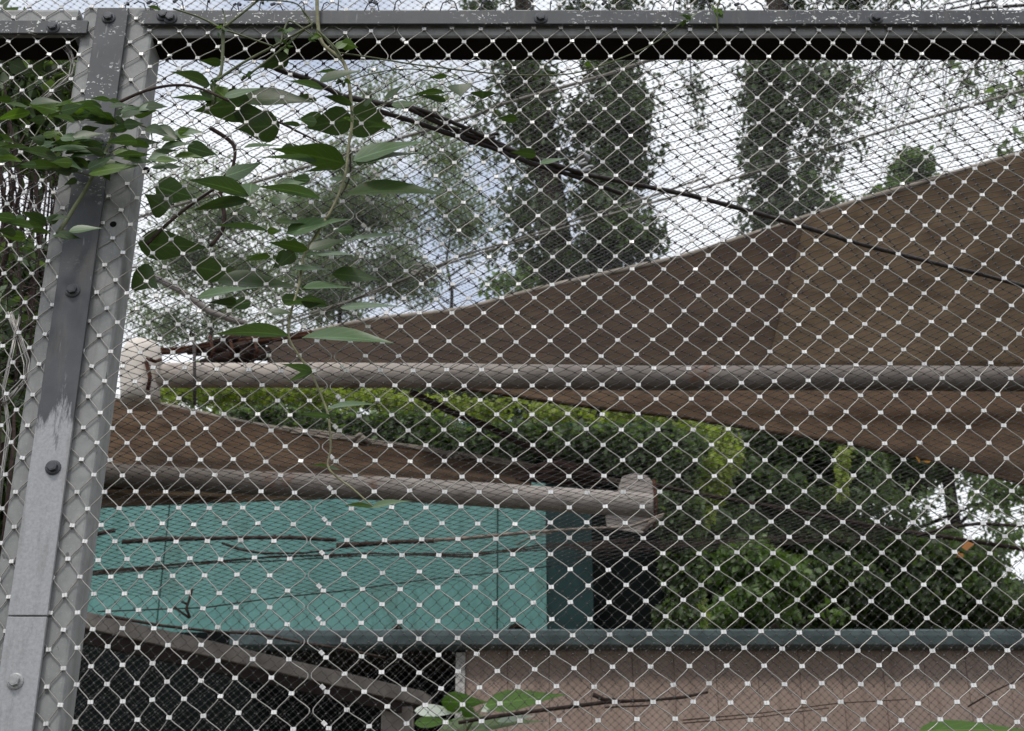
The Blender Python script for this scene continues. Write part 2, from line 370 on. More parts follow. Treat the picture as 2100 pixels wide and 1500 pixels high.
def rail(name, label, xl, xr, sx0, sx1, sy0, sy1, bolts):
    z1, z0 = at(1000, 17, YF).z, at(1000, 76, YF).z
    A, B = at(xl, 40, YF).x, at(xr, 40, YF).x
    t = thing(name, label, 'steel rail', ((A + B) / 2, YF, z0))
    prof = []; r = .009
    y0, y1 = YF, YF + .072
    for cx, cz, a0 in ((y0 + r, z0 + r, 180), (y1 - r, z0 + r, 270), (y1 - r, z1 - r, 0), (y0 + r, z1 - r, 90)):
        for k in range(4):
            a = math.radians(a0 + 30 * k); prof.append((cx + r * math.cos(a), cz + r * math.sin(a)))
    o = MB(); o.quadstrip([[(x, p[0], p[1]) for p in prof] for x in (A, B)]); o.build('rail_tube', M['galv'], t, smooth=False)
    o = MB(); o.box((A, y0 + .004, z0 - .0020), (B, y1 - .001, z0 - .0006)); o.build('underside_shade', M['shade_plate'], t)  # added strip; the shade under the rail is put into its colour
    p, q = at(sx0, sy1, 2.2395), at(sx1, sy0, 2.2395)
    o = MB(); o.box((p.x, 2.2395, p.z), (q.x, 2.2468, q.z)); s = o.build('clamp_strip', M['strip'], t, bevel=.001)
    for x, y in bolts: bolt(x, y, s, M['bolt'])
    return t
rail('top_rail', 'long square steel top rail with flaking grey clamp strip, right of the post', 314, 3600, 288, 3600, 22, 49, ((334, 30), (349, 36), (1109, 36), (1797, 36)))
rail('top_rail', 'short square steel top rail with a low clamp strip, left of the post', -1600, 158, -1600, 181, 42, 68, ((108, 55),))

# ---- the front cable-mesh panel
MESH_DATA = "-32:11,3749,17600 12,4260,17585 13,4794,17581 14,5316,17585 15,5813,17592 16,6322,17592 17,6846,17612 18,7290,17632 19,7695,17644 20,8267,17656 21,8957,17592 22,9572,17600 0,-2151,17600 1,-1547,17616 2,-961,17624 3,-413,17632 4,115,17644 5,628,17652 6,1147,17648 7,1770,17596 8,2244,17581 9,2724,17581 10,3239,17592 -4,-4221,17379 -5,-4701,17403 -6,-5222,17444 -7,-5782,17497 -8,-6335,17557 -9,-6906,17604 -10,-7562,17628;-31:10.5,3456,17277 11.5,3993,17293 12.5,4502,17289 13.5,5047,17293 14.5,5576,17297 15.5,6093,17297 16.5,6629,17304 17.5,7124,17312 18.5,7549,17324 19.5,8005,17348 20.5,8554,17356 21.5,9269,17316 22.5,9881,17316 0.5,-1826,17316 1.5,-1250,17328 2.5,-663,17328 3.5,-121,17336 4.5,389,17344 5.5,887,17344 6.5,1393,17336 7.5,1940,17277 8.5,2449,17269 9.5,2940,17269 -8.5,-6730,17297 -7.5,-6156,17238 -9.5,-7272,17356 -12.5,-9096,17332 -13.5,-9634,17344;-30:11,3692,16945 12,4231,16945 13,4755,16953 14,5300,16961 15,5843,16961 16,6389,16972 17,6913,16976 -9,-7084,17039 -10,-7590,17050 -12,-8873,17027 -13,-9428,17050 -14,-9954,17062;-29:-8.5,-6897,16713 -9.5,-7384,16742 -11.5,-8571,16759 -12.5,-9195,16748 -13.5,-9737,16759;-28:11,3633,16292 12,4181,16280 13,4721,16280 14,5264,16280 15,5852,16299 16,6402,16307;-26:11,3612,15700 12,4159,15692 13,4718,15696 14,5291,15703 15,5844,15703 16,6388,15703;-24:11,3598,15133 12,4159,15133 13,4729,15137 14,5285,15148 15,5849,15151 16,6412,15170 17,6983,15184 18,7532,15206 19,8082,15218 20,8624,15232 21,9184,15262;-22:11,3566,14576 12,4168,14573 13,4733,14573 14,5282,14576 15,5865,14602 16,6441,14620 17,7004,14627 18,7575,14645 19,8146,14667 20,8724,14685 21,9288,14714;-20:11,3561,14005 12,4130,14005 13,4725,13991 14,5294,13998 15,5870,14009 16,6452,14019 17,7022,14030 18,7611,14044 19,8192,14069 20,8780,14090 21,9350,14115;-18:11,3565,13402 12,4119,13402 13,4689,13402 14,5303,13402 15,5878,13402 16,6451,13413 17,7037,13426 18,7630,13444 19,8217,13465 20,8805,13482;-17:10.5,3316,13109 11.5,3846,13109 12.5,4413,13109 13.5,4988,13109 14.5,5596,13109 15.5,6172,13109 16.5,6753,13109 17.5,7341,13109 18.5,7934,13109;-16:11,3591,12818 12,4134,12818 13,4697,12818 14,5285,12818 15,5893,12818 16,6476,12831 17,7065,12842 18,7662,12865 19,8256,12886 20,8855,12903 -8,-7113,12869 -7,-6547,12859 -6,-5988,12842 -5,-5481,12825 -4,-4924,12801;-15:10.5,3331,12523;-14:10,3086,12234 -8,-7200,12305 -7,-6610,12268 -6,-6070,12244 -5,-5530,12228 -4,-5003,12218 -3,-4450,12201 -2,-3877,12194;-13:10.5,3358,11962 -7.5,-6953,12005 -6.5,-6386,11962 -5.5,-5835,11945 -4.5,-5302,11935;-12:10,3080,11665;-11:10.5,3381,11388 -7.5,-7046,11430 -6.5,-6487,11414 -5.5,-5931,11388 -4.5,-5358,11366 -3.5,-4793,11356 -2.5,-4241,11340 -1.5,-3705,11333;-10:10,3099,11098 -8,-7345,11152 -7,-6809,11139 -6,-6247,11120 -5,-5674,11098 -4,-5107,11078 -3,-4553,11072 -2,-4028,11065;-9:10.5,3400,10816 -7.5,-7092,10857 -6.5,-6569,10848 -5.5,-5999,10832 -4.5,-5422,10803 -3.5,-4856,10787 -2.5,-4316,10778 -1.5,-3750,10771;-8:10,3112,10525 10,3112,10525 11,3704,10537 12,4294,10556 13,4877,10569 14,5468,10588 15,6056,10607 16,6652,10619 17,7250,10626 18,7840,10629 19,8420,10641 -8,-7381,10572 -7,-6848,10562 -6,-6304,10550 -5,-5740,10534 -4,-5161,10509 -3,-4606,10493 -2,-4046,10487;-7:10.5,3415,10242 -7.5,-7127,10274 -6.5,-6594,10261 -5.5,-6054,10261 -4.5,-5490,10249 -3.5,-4920,10224 -2.5,-4350,10205 -1.5,-3784,10189;-6:10,3121,9950 -8,-7368,9978 -7,-6873,9978 -6,-6329,9972 -5,-5797,9963 -4,-5235,9947 -3,-4657,9926 -2,-4082,9910 -1,-3522,9901;-5:10.5,3426,9658 -7.5,-7125,9686 -6.5,-6622,9692 -5.5,-6072,9680 -4.5,-5537,9677 -3.5,-4978,9655 -2.5,-4406,9640 -1.5,-3823,9618;-4:10,3114,9360 -8,-7369,9396 -7,-6865,9396 -6,-6357,9402 -5,-5804,9393 -4,-5282,9381 -3,-4724,9369 -2,-4152,9351 -1,-3557,9327;-3:10.5,3431,9086 -7.5,-7103,9101 -6.5,-6602,9101 -5.5,-6095,9101 -4.5,-5556,9095 -3.5,-5027,9095 -2.5,-4463,9080 -1.5,-3877,9056;-2:10,3131,8796 -8,-7352,8811 -7,-6846,8820 -6,-6348,8826 -5,-5841,8829 -4,-5293,8811 -3,-4766,8805 -2,-4197,8793 -1,-3609,8773;-1:10.5,3429,8510 -7.5,-7094,8522 -6.5,-6595,8525 -5.5,-6099,8525 -4.5,-5590,8531 -3.5,-5046,8525 -2.5,-4502,8516 -1.5,-3927,8495;0:10,3118,8224 11,3722,8224 12,4325,8224 13,4928,8224 14,5521,8224 15,6102,8224 16,6684,8224 17,7259,8224 18,7824,8224 19,8400,8224 1,-2310,8238 2,-1706,8232 3,-1125,8232 4,-543,8229 5,49,8229 6,653,8226 7,1256,8226 8,1879,8224 9,2501,8224 -8,-7356,8229 -7,-6843,8229 -6,-6342,8238 -5,-5843,8238 -4,-5336,8238 -3,-4778,8229 -2,-4237,8224 -1,-3653,8218 -10,-8380,8232;1:10.5,3417,7946 -7.5,-7107,7931 -6.5,-6594,7931 -5.5,-6089,7931 -4.5,-5593,7931 -3.5,-5069,7931 -2.5,-4518,7931 -1.5,-3956,7931;2:10,3102,7682 -8,-7347,7639 -7,-6840,7648 -6,-6333,7651 -5,-5836,7651 -4,-5321,7659 -3,-4801,7668 -2,-4241,7659 -1,-3679,7668 -10,-8303,7625;3:10.5,3411,7412 -7.5,-7093,7356 -6.5,-6594,7359 -5.5,-6090,7364 -4.5,-5577,7370 -3.5,-5062,7379 -2.5,-4538,7384 -1.5,-3963,7384;4:10,3102,7154 -8,-7323,7036 -7,-6832,7036 -6,-6343,7036 -5,-5820,7042 -4,-5302,7042 -3,-4793,7048 -2,-4251,7053 -1,-3673,7048 -10,-8231,7006;5:10.5,3405,6889 -7.5,-7082,6729 -6.5,-6602,6732 -5.5,-6092,6737 -4.5,-5567,6737 -3.5,-5052,6745 -2.5,-4519,6754 -1.5,-3969,6759;6:10,3099,6624 10,3099,6624 11,3717,6624 12,4335,6622 13,4955,6619 14,5557,6613 15,6153,6611 16,6746,6605 17,7321,6602 18,7888,6602 -8,-7284,6444 -7,-6845,6457 -6,-6336,6471 -5,-5825,6482 -4,-5302,6488 -3,-4779,6496 -2,-4245,6504 -1,-3696,6515 -10,-8206,6417;7:10.5,3410,6368 -7.5,-7052,6151 -6.5,-6574,6173 -5.5,-6073,6186 -4.5,-5564,6197 -3.5,-5029,6210 -2.5,-4503,6218 -1.5,-3962,6227;8:10,3108,6102 -7,-6778,5869 -6,-6295,5888 -5,-5802,5904 -4,-5280,5915 -3,-4755,5923 -2,-4217,5936 -1,-3645,5963 -10,-8196,5829;9:10.5,3416,5840 -7.5,-6975,5564 -6.5,-6495,5590 -5.5,-6027,5609 -4.5,-5526,5622 -3.5,-5009,5635 -2.5,-4467,5651 -1.5,-3900,5670;10:10,3124,5564 10,3124,5564 11,3723,5564 12,4329,5564 13,4937,5559 14,5550,5548 15,6152,5538 16,6762,5532 17,7364,5527 18,7969,5522 -7,-6703,5270 -6,-6219,5283 -5,-5750,5301 -4,-5245,5322 -3,-4708,5335 -2,-4145,5354 -1,-3561,5380;11:9.5,2832,5275 -7.5,-6924,4977 -6.5,-6443,4995 -5.5,-5954,5016 -4.5,-5476,5041 -3.5,-4950,5054 -2.5,-4399,5085 -1.5,-3815,5111;12:10,3140,4998 -7,-6661,4694 -6,-6165,4712 -5,-5683,4728 -4,-5172,4758 -3,-4626,4789 -2,-4065,4817 -1,-3497,4848;13:9.5,2861,4712 -8.5,-7370,4385 -7.5,-6891,4390 -6.5,-6389,4402 -5.5,-5897,4415 -4.5,-5379,4453 -3.5,-4856,4491 -2.5,-4303,4521 -1.5,-3742,4549;14:10,3163,4428 11,3740,4425 12,4316,4425 13,4896,4428 14,5504,4425 15,6110,4425 16,6739,4420 17,7356,4410 18,7956,4405 2,-1622,4377 3,-1035,4395 4,-455,4407 5,141,4407 6,741,4415 7,1350,4420 8,1956,4420 9,2562,4420"
rows = []
for blk in MESH_DATA.split(';'):
    r, s = blk.split(':')
    for q in s.split():
        c, x, z = q.split(','); rows.append((float(c), float(r), int(x) * 1e-4, int(z) * 1e-4))
DT = np.array(rows)
def feats(c, r, d=5):
    c = np.asarray(c) / 20; r = np.asarray(r) / 30
    return np.stack([c**i * r**j for i in range(d + 1) for j in range(d + 1 - i)], -1)
Fm = feats(DT[:, 0], DT[:, 1]); Wm = np.linalg.solve(Fm.T @ Fm + 1e-3 * np.eye(Fm.shape[1]), Fm.T @ DT[:, 2:])
Res = DT[:, 2:] - Fm @ Wm
def node_xy(c, r):
    cc, rr = min(max(c, -13.5), 21), min(max(r, -33), 14.5)
    p = (feats([cc], [rr]) @ Wm)[0]
    wgt = np.exp(-(((DT[:, 0] - cc) / 1.1)**2 + ((DT[:, 1] - rr) / 1.5)**2)); p = p + (wgt[:, None] * Res).sum(0) / (wgt.sum() + .25)
    p = p + np.array([(c - cc) * .058, -(r - rr) * .0285])
    return p
C0, C1, R0, R1 = -26, 38, -37, 22
NODE = {}
for r in range(R0, R1 + 1):
    for k in range(C0 * 2, C1 * 2 + 1):
        if (k + r) % 2 == 0:                     # even rows: whole columns, odd rows: half columns
            if (r % 2 == 0 and k % 2) or (r % 2 and k % 2 == 0): continue
            p = node_xy(k / 2, r); NODE[(k, r)] = p + RNG.normal(0, .0009, 2)
YM = 2.2500
panel = thing('wire_mesh_panel', 'stainless steel rope mesh with bright ferrules stretched across the whole foreground', 'wire mesh', (0, YM, EYE + .4))
def fine_post(x, z): return YM
SEAM = lambda k, r: (r % 2 and k == -1)
# ferrule: two pressed barrels side by side
fm = MB()
for sx in (-1, 1):
    prof = [(.0002, -.0019), (.0036, -.0022), (.0043, -.0014), (.0043, .0012), (.0036, .0022), (.0002, .0018)]
    prof = [(sx * a, b) for a, b in prof]
    fm.quadstrip([[(a, b, z) for a, b in (prof if sx > 0 else prof[::-1])] for z in (-.0032, .0032)])
FMESH = fm.mesh('ferrule'); FMESH.materials.append(M['ferrule'])
def rope_pts(k):
    """rope k runs down the panel, swinging between column k/2 and the next half column"""
    pts = []
    for r in range(R0, R1):
        a = NODE.get((k if r % 2 == 0 else k + 1, r)); b = NODE.get((k if (r + 1) % 2 == 0 else k + 1, r + 1))
        if a is None or b is None: continue
        sa = .0027 if r % 2 == 0 else -.0027
        A = np.array([a[0] + sa, a[1]]); B = np.array([b[0] - sa, b[1]])
        for t in (0, .13, .24, .36, .5, .64, .76, .87):
            s = t * t * (3 - 2 * t)
            if t == .13: s = .020
            if t == .87: s = .980
            q = A + (B - A) * np.array([s, t])
            pts.append((q[0], YM + .0009 * math.sin(k * 1.7 + r) + (.0004 if r % 2 else -.0004), EYE + q[1]))
    return pts
for k in range(C0 * 2, C1 * 2 - 1, 2):
    for par in (0,):
        mb = MB(); mb.tube(rope_pts(k), .00098, 5, False); mb.build('wire_rope', M['wire'], panel, smooth=True)
# the other half of the ropes swings the opposite way, so that each meets its neighbours at the ferrules
def rope_pts_b(k):
    pts = []
    for r in range(R0, R1):
        a = NODE.get((k if r % 2 == 0 else k - 1, r)); b = NODE.get((k if (r + 1) % 2 == 0 else k - 1, r + 1))
        if a is None or b is None: continue
        sa = -.0027 if r % 2 == 0 else .0027
        A = np.array([a[0] + sa, a[1]]); B = np.array([b[0] - sa, b[1]])
        for t in (0, .13, .24, .36, .5, .64, .76, .87):
            s = t * t * (3 - 2 * t)
            if t == .13: s = .020
            if t == .87: s = .980
            q = A + (B - A) * np.array([s, t])
            pts.append((q[0], YM + .0009 * math.cos(k * 1.3 + r) + (-.0004 if r % 2 else .0004), EYE + q[1]))
    return pts
for k in range(C0 * 2 + 2, C1 * 2 + 1, 2):
    mb = MB(); mb.tube(rope_pts_b(k), .00098, 5, False); mb.build('wire_rope', M['wire'], panel, smooth=True)
fer = []
for (k, r), p in NODE.items():
    if SEAM(k, r): continue
    pos = Vector((p[0], YM, EYE + p[1]))
    q = pos - E0; d = q.y * CT + q.z * ST; px = 1050 + F * q.x / d; py = 750 - F * (q.z * CT - q.y * ST) / d
    rot = RNG.normal(0, .07); tilt = RNG.normal(0, .07); yaw = RNG.normal(0, .10)
    fer.append((d if (-5 < px < 2105 and 0 < py < 1500) else 99, pos, (tilt, rot, yaw)))
    if k == 0 and r % 2 == 0:                    # the laced seam carries a second, slanting ferrule
        fer.append((99, pos + Vector((-.0075, -.0005, .0075)), (0, .75, .2)))
fer.sort(key=lambda t: t[0])
from mathutils import Euler
fv = []; ff = []
base = np.array([v.co for v in FMESH.vertices]); bfaces = [tuple(p.vertices) for p in FMESH.polygons]
for i, (d, pos, e) in enumerate(fer):
    if i < 300:
        o = bpy.data.objects.new('ferrule', FMESH); COL.objects.link(o); o.parent = panel; o.location = pos - panel.location; o.rotation_euler = e
    else:
        R = np.array(Euler(e).to_matrix()); b0 = len(fv)
        fv += [tuple(x) for x in base @ R.T + np.array(pos)]; ff += [tuple(b0 + j for j in f) for f in bfaces]
m = bpy.data.meshes.new('ferrules'); m.from_pydata(fv, [], ff); m.update()
o = link('ferrules', m, M['ferrule'], panel); o['kind'] = 'stuff'

# cut rope ends sticking up behind the clamp strip
mb = MB()
for i in range(46):
    x = 260 + i * 40 + random.uniform(-14, 14); p = at(x, 24, 2.2492); h = random.uniform(.006, .022); dx = random.uniform(-.02, .02)
    pts = [p, p + Vector((dx * .4, -.003, h * .8 + .008)), p + Vector((dx, -.006, h + .008)), p + Vector((dx * 1.4, -.008, h * .55 + .006))]
    mb.tube(pts, .0013, 5)
    if random.random() < .5: mb.tube([pts[2], pts[3]], .0032, 6)
o = mb.build('rope_ends', M['bolt'], panel); o['kind'] = 'stuff'

# ---- generic rope netting on a surface
def netting(name, surf, rows, cols, cw, rh, rad, mat, mat_clip, clip, label, cat, sub=2, clips=True, group=None):
    """surf(x, s) -> point arrays; rope zigzags run along s"""
    jj = np.arange(rows); kk = np.arange(-cols, cols + 1)
    J, K = np.meshgrid(jj, kk, indexing='ij')
    X = (K + .5 * (J % 2)) * cw; S = J * rh + 0 * K
    segs = []
    V = []; Fc = []
    for sgn in (0, 1):                           # rope to the right / to the left neighbour
        A = np.stack([X[:-1], S[:-1]], -1)
        if sgn == 0: B = np.where((J[:-1] % 2 == 0)[..., None], np.stack([X[1:], S[1:]], -1), np.stack([np.roll(X[1:], -1, 1), S[1:]], -1))
        else: B = np.where((J[:-1] % 2 == 0)[..., None], np.stack([np.roll(X[1:], 1, 1), S[1:]], -1), np.stack([X[1:], S[1:]], -1))
        ok = np.abs(B[..., 0] - A[..., 0]) < cw
        A = A[ok]; B = B[ok]
        ts = [0, .25, .75, 1] if sub == 3 else ([0, .5, 1] if sub == 2 else [0, 1])
        prev = None; rings = []
        for t in ts:
            s = t * t * (3 - 2 * t)
            Q = A + (B - A) * np.array([0, t]) ; Q[:, 0] = A[:, 0] + (B[:, 0] - A[:, 0]) * s
            rings.append(surf(Q[:, 0], Q[:, 1]))
        T = rings[-1] - rings[0]; T /= np.linalg.norm(T, axis=1)[:, None] + 1e-9
        ref = np.array([0, .6, .8]) ; U = np.cross(T, ref); U /= np.linalg.norm(U, axis=1)[:, None] + 1e-9; W = np.cross(T, U)
        b0 = sum(len(v) for v in V); n = len(A); nr = len(ts)
        vs_ = []
        for P in rings:
            for a in (0, 2.094, 4.189): vs_.append(P + (U * math.cos(a) + W * math.sin(a)) * rad)
        vs_ = np.stack(vs_, 1)                   # n, nr*3, 3
        V.append(vs_.reshape(-1, 3)); basei = b0 + np.arange(n)[:, None] * (nr * 3)
        for i in range(nr - 1):
            for k in range(3):
                Fc.append(np.stack([basei[:, 0] + i*3 + k, basei[:, 0] + i*3 + (k+1) % 3, basei[:, 0] + (i+1)*3 + (k+1) % 3, basei[:, 0] + (i+1)*3 + k], 1))
    me = npmesh(name, np.concatenate(V), np.concatenate(Fc), True); me.materials.append(mat)
    o = bpy.data.objects.new(name, me); COL.objects.link(o); tag(o, label, cat, group)
    if clips:
        P = surf(X.ravel(), S.ravel()); Px = surf(X.ravel() + .001, S.ravel()) - P; Ps = surf(X.ravel(), S.ravel() + .001) - P
        Px /= np.linalg.norm(Px, axis=1)[:, None]; Ps /= np.linalg.norm(Ps, axis=1)[:, None]; Nn = np.cross(Px, Ps)
        a, b, c = clip; cs = []
        for sx, sy, sz in ((-1,-1,-1),(1,-1,-1),(1,1,-1),(-1,1,-1),(-1,-1,1),(1,-1,1),(1,1,1),(-1,1,1)):
            cs.append(P + Px * a * sx + Ps * b * sy + Nn * c * sz)
        Vv = np.stack(cs, 1).reshape(-1, 3); bi = np.arange(len(P)) * 8; Q = []
        for f in ((3,2,1,0),(4,5,6,7),(0,1,5,4),(1,2,6,5),(2,3,7,6),(3,0,4,7)): Q.append(np.stack([bi + i for i in f], 1))
        m2 = npmesh('ferrules', Vv, np.concatenate(Q)); m2.materials.append(mat_clip)
        q = bpy.data.objects.new('ferrules', m2); COL.objects.link(q); q.parent = o; q['kind'] = 'stuff'
    return o
ZR = EYE + 1.842; YB = 6.15
def zA(x, y):
    """the roof net is pitched: it climbs from the rail to the ridge cable, then falls away to the back"""
    yr = np.clip(2.36 + (np.asarray(x) + .5) * .60, 2.36, 4.2); y = np.asarray(y)
    up = .17 * (np.minimum(y, yr) - 2.33); dn = np.clip(y - yr, 0, None)
    return ZR + up - .016 * dn - .02 * np.sin(np.clip(dn, 0, 3) * 1.0)
def surfA(x, s):
    L1 = YB - 2.33
    ss = s + .010 * np.sin(x * 2.1 + s * 1.3) + .005 * np.sin(x * 7 + s * 5)
    xx = x * (1 + .008 * np.sin(s * 1.9)) + .012 * np.sin(s * 2.3 + x * .9) - .32 * np.minimum(s, 1.4) + np.where(s > L1, (s - L1) * -.16, 0)
    f = np.clip(ss / L1, 0, 1); drop = np.clip(ss - L1, 0, None)
    yy = 2.33 + np.clip(ss, None, L1)
    rip = .012 * np.sin(x * 4.3 + s * 3.1) * np.sin(np.pi * f) + .03 * np.exp(-((yy - YB) / .5)**2) * np.sin(x * 1.5)
    return np.stack([xx, yy + drop * .10, zA(xx, yy) + rip - drop], -1)
def onA(px, py, off=0):
    d = ray(px, py); lo, hi = 1.5, 9.0
    for _ in range(40):
        m_ = (lo + hi) / 2; p = E0 + d * (m_ / d.y)
        if p.z < float(zA(p.x, p.y)) - off: lo = m_
        else: hi = m_
    return E0 + d * (lo / d.y) if lo < 8.9 else atz(px, py, 1.85)
netA = netting('cable_net', surfA, 150, 50, .060, .0300, .00112, M['net'], M['net_clip'], (.0036, .0027, .0017),
        'dark rope net roof running back from the top rail, then hanging down behind', 'rope net', sub=3)
YN = 9.95
def surfB(x, s):
    return np.stack([x + .02 * np.sin(s * 5 + x), YN + .03 * np.sin(x * 1.9 + s * 4) + 0 * s, 4.09 - s + .03 * np.sin(x * 1.6) * (s > .05)], -1)
netting('cable_net', surfB, 44, 76, .058, .0270, .0013, M['net'], M['net_clip'], (.0042, .0035, .002),
        'fine dark net hanging from the gutter in front of the pink boards', 'rope net', sub=2)
def surfC(x, s):
    return np.stack([x + .03 * np.sin(s * 1.3 + x * .7), 7.4 + s + .02 * np.sin(x * 2 + s), EYE + 6.98 + .05 * np.sin(x * 1.1 + s * .9)], -1)
netting('cable_net', surfC, 206, 84, .070, .0350, .0012, M['net_far'], M['net_clip'], (.0055, .0045, .002),
        'faint far net high overhead, a fine pattern on the white sky', 'rope net', sub=1, clips=True)

# ---- cables
def cable(pts, r, name, label, mat, group=None, cat='cable', n=8, wob=0):
    mb = MB(); P = [Vector(p) for p in pts]
    q = []
    for a, b in zip(P[:-1], P[1:]):
        for k in range(4): q.append(a + (b - a) * (k / 4) + Vector((0, 0, random.uniform(-wob, wob))))
    q.append(P[-1]); mb.tube(q, r, n); return tag(mb.build(name, mat, None, smooth=True), label, cat, group)
RC = 1.835
main = thing('ridge_cable', 'thick dark rusted cable sloping down to the right under the roof net, with clamps', 'cable', onA(900, 250))
def strand(pts, r, name='strand'):
    mb = MB(); q = []
    P = [Vector(p) for p in pts]
    for a, b in zip(P[:-1], P[1:]):
        for k in range(5): q.append(a + (b - a) * (k / 5))
    q.append(P[-1]); mb.tube(q, [r * (1 + .12 * math.sin(i * 2.3)) for i in range(len(q))], 8); return mb.build(name, M['cable_dark'], main, smooth=True)
strand([onA(x, y, .004) for x, y in ((540, 130), (590, 150), (640, 165), (700, 197), (770, 212), (830, 218), (920, 262), (1010, 295), (1110, 330), (1200, 358), (1300, 378), (1420, 402), (1540, 434), (1640, 463), (1760, 500), (1880, 531), (2000, 560), (2140, 598), (2420, 672), (2700, 746))], .0062)
strand([onA(x, y, .012) for x, y in ((775, 228), (850, 250), (930, 278), (1000, 300), (1090, 336), (1180, 362), (1240, 385), (1275, 398))], .0058)
strand([onA(x, y, 0) for x, y in ((812, 213), (870, 228), (930, 252), (1010, 288), (1060, 312))], .0052)
for x, y, a in ((955, 270, .3), (975, 292, .3), (1010, 283, .3), (1198, 335, .2), (1205, 350, .2)):
    mb = MB(); c = onA(x, y, .008)
    mb.tube([c + Vector((.012 * math.cos(t) , -.006 + .010 * math.sin(t), .013 * math.sin(t + .5))) for t in np.linspace(0, 5.2, 12)], .0042, 7)
    mb.build('clamp', M['cable_dark'] if x < 1100 else M['bolt_bare'], main, smooth=True)
mb = MB(); c = onA(1193, 325, .006); mb.tube([c + Vector((-.012, 0, -.004)), c + Vector((0, -.004, .012)), c + Vector((.014, 0, .004)), c + Vector((.012, .004, -.010))], [.005, .008, .008, .004], 8); mb.build('clamp', M['bolt_bare'], main, smooth=True)
ZC = 6.93
for i, (pp, rr, lab) in enumerate((
    (((2160, 168), (2100, 185), (1900, 243), (1700, 303), (1543, 355), (1400, 398), (1200, 455), (1000, 515), (860, 560), (660, 640), (460, 712)), .012, 'pale thin cable crossing the sky, lower of the pair meeting at the knot'),
    (((1450, 363), (1330, 405), (1200, 445), (1067, 490), (960, 520), (870, 556), (760, 605), (560, 665), (400, 720)), .012, 'pale thin cable ending at the blue gap, upper of the pair meeting at the knot'),
    (((1420, 95), (1333, 123), (1240, 155), (1033, 213), (973, 237), (850, 275), (733, 310), (647, 337), (480, 387), (317, 435), (200, 475)), .016, 'pale cable highest in the sky, running behind the ivy trunks to the post'))):
    cable([atz(x, y, ZC) for x, y in pp], rr, 'stay_cable', lab, M['cable_pale'], 'pale stay cables against the sky', 'cable', 6)
mb = MB()
for k in range(9):
    c = atz(880 + random.uniform(-22, 22), 562 + random.uniform(-10, 12), ZC - .03); d = Vector((random.uniform(-.15, .15), random.uniform(-.03, .03), random.uniform(-.08, .08)))
    mb.tube([c - d, c + Vector((0, -.03, .03)), c + d], .013, 6)
tag(mb.build('rope_knot', M['cable_pale'], None, True), 'ragged rope knot joining two pale cables', 'rope knot')
cable([at(x, y, 13) for x, y in ((300, 560), (375, 600), (430, 640), (505, 665))], .035, 'leaning_pole', 'pale slanting pole above the left end of the large shade sail', M['pole'], cat='pole')
cable([at(x, y, 8.0) for x, y in ((842, 804), (925, 845), (1000, 875), (1110, 930), (1175, 955), (1240, 990))], .022, 'prop_pole', 'dark brown pole slanting between the two shade sails', M['twig'], cat='pole')
# ------------------------------------------------------------------ shade sails
def interp(pts, x):
    xs = [p[0] for p in pts]; ys = [p[1] for p in pts]
    if x < xs[0]: i = 0
    elif x >= xs[-1]: i = len(xs) - 2
    else: i = max(k for k in range(len(xs) - 1) if xs[k] <= x)
    t = (x - xs[i]) / (xs[i+1] - xs[i]); return ys[i] + (ys[i+1] - ys[i]) * t
def sheet(name, xs, top, bot, Yt, Yb_, mat, parent, nv=22, wave=.03, lab=None, shear=(0, 0)):
    mb = MB(); rings = []
    for x_ in xs:
        r = []
        for j in range(nv + 1):
            t = j / nv; x = x_ + (shear[0] + (shear[1] - shear[0]) * (x_ - xs[0]) / (xs[-1] - xs[0])) * t; y = interp(top, x) * (1 - t) + interp(bot, x) * t; Y = Yt * (1 - t) + Yb_ * t + wave * math.sin(t * math.pi) + .02 * math.sin(x * .011 + t * 3) + .035 * math.sin(t * 9 + x * .0042 + 1.3 * math.sin(x * .003)) * math.sin(t * math.pi) + .012 * math.sin(t * 23 + x * .013) * math.sin(t * math.pi)
            r.append(at(x, y, Y))
        rings.append(r)
    mb.quadstrip(rings, False); o = mb.build(name, mat, parent, smooth=True)
    s = o.modifiers.new('thick', 'SOLIDIFY'); s.thickness = .004
    if lab: o['label'] = lab
    return o
T1 = [(440, 706), (550, 702), (700, 668), (770, 655), (943, 637), (1117, 590), (1250, 560), (1400, 527), (1503, 494), (1640, 450), (1767, 410), (1940, 360), (2100, 313), (2400, 225)]
Bt1 = [(820, 790), (973, 800), (1120, 822), (1267, 842), (1400, 856), (1567, 883), (1733, 908), (1900, 942), (2100, 992), (2400, 1075)]
MID = [(400, 748), (2400, 752)]
sail1 = thing('shade_sail', 'large brown shade sail rising to the right, laced to a grey horizontal pole', 'shade sail', at(1200, 750, 7.5))
lin = lambda a, b, n: [a + (b - a) * k / n for k in range(n + 1)]
sheet('sail_panel', lin(548, 1660, 60), T1, MID, 8.6, 7.70, M['sail_dark'], sail1, lab='dark doubled brown sail panel', shear=(0, -80))
sheet('sail_panel', lin(1652, 2400, 50), T1, MID, 8.59, 7.69, M['sail_tan'], sail1, lab='olive tan sail panel', shear=(-80, 0))
sheet('sail_panel', lin(830, 2400, 50), MID, Bt1, 7.69, 7.30, M['sail_brown'], sail1, wave=.0, lab='reddish brown lower sail panel')
mb = MB(); mb.tube([at(x, interp(T1, x), 8.6) for x in lin(548, 2400, 40)], .020, 8); mb.build('hem', M['hem'], sail1, smooth=True)
mb = MB(); mb.tube([at(x, interp(Bt1, x), 7.29) for x in lin(900, 2400, 40)], .012, 6); mb.build('hem', M['sail_brown'], sail1, smooth=True)
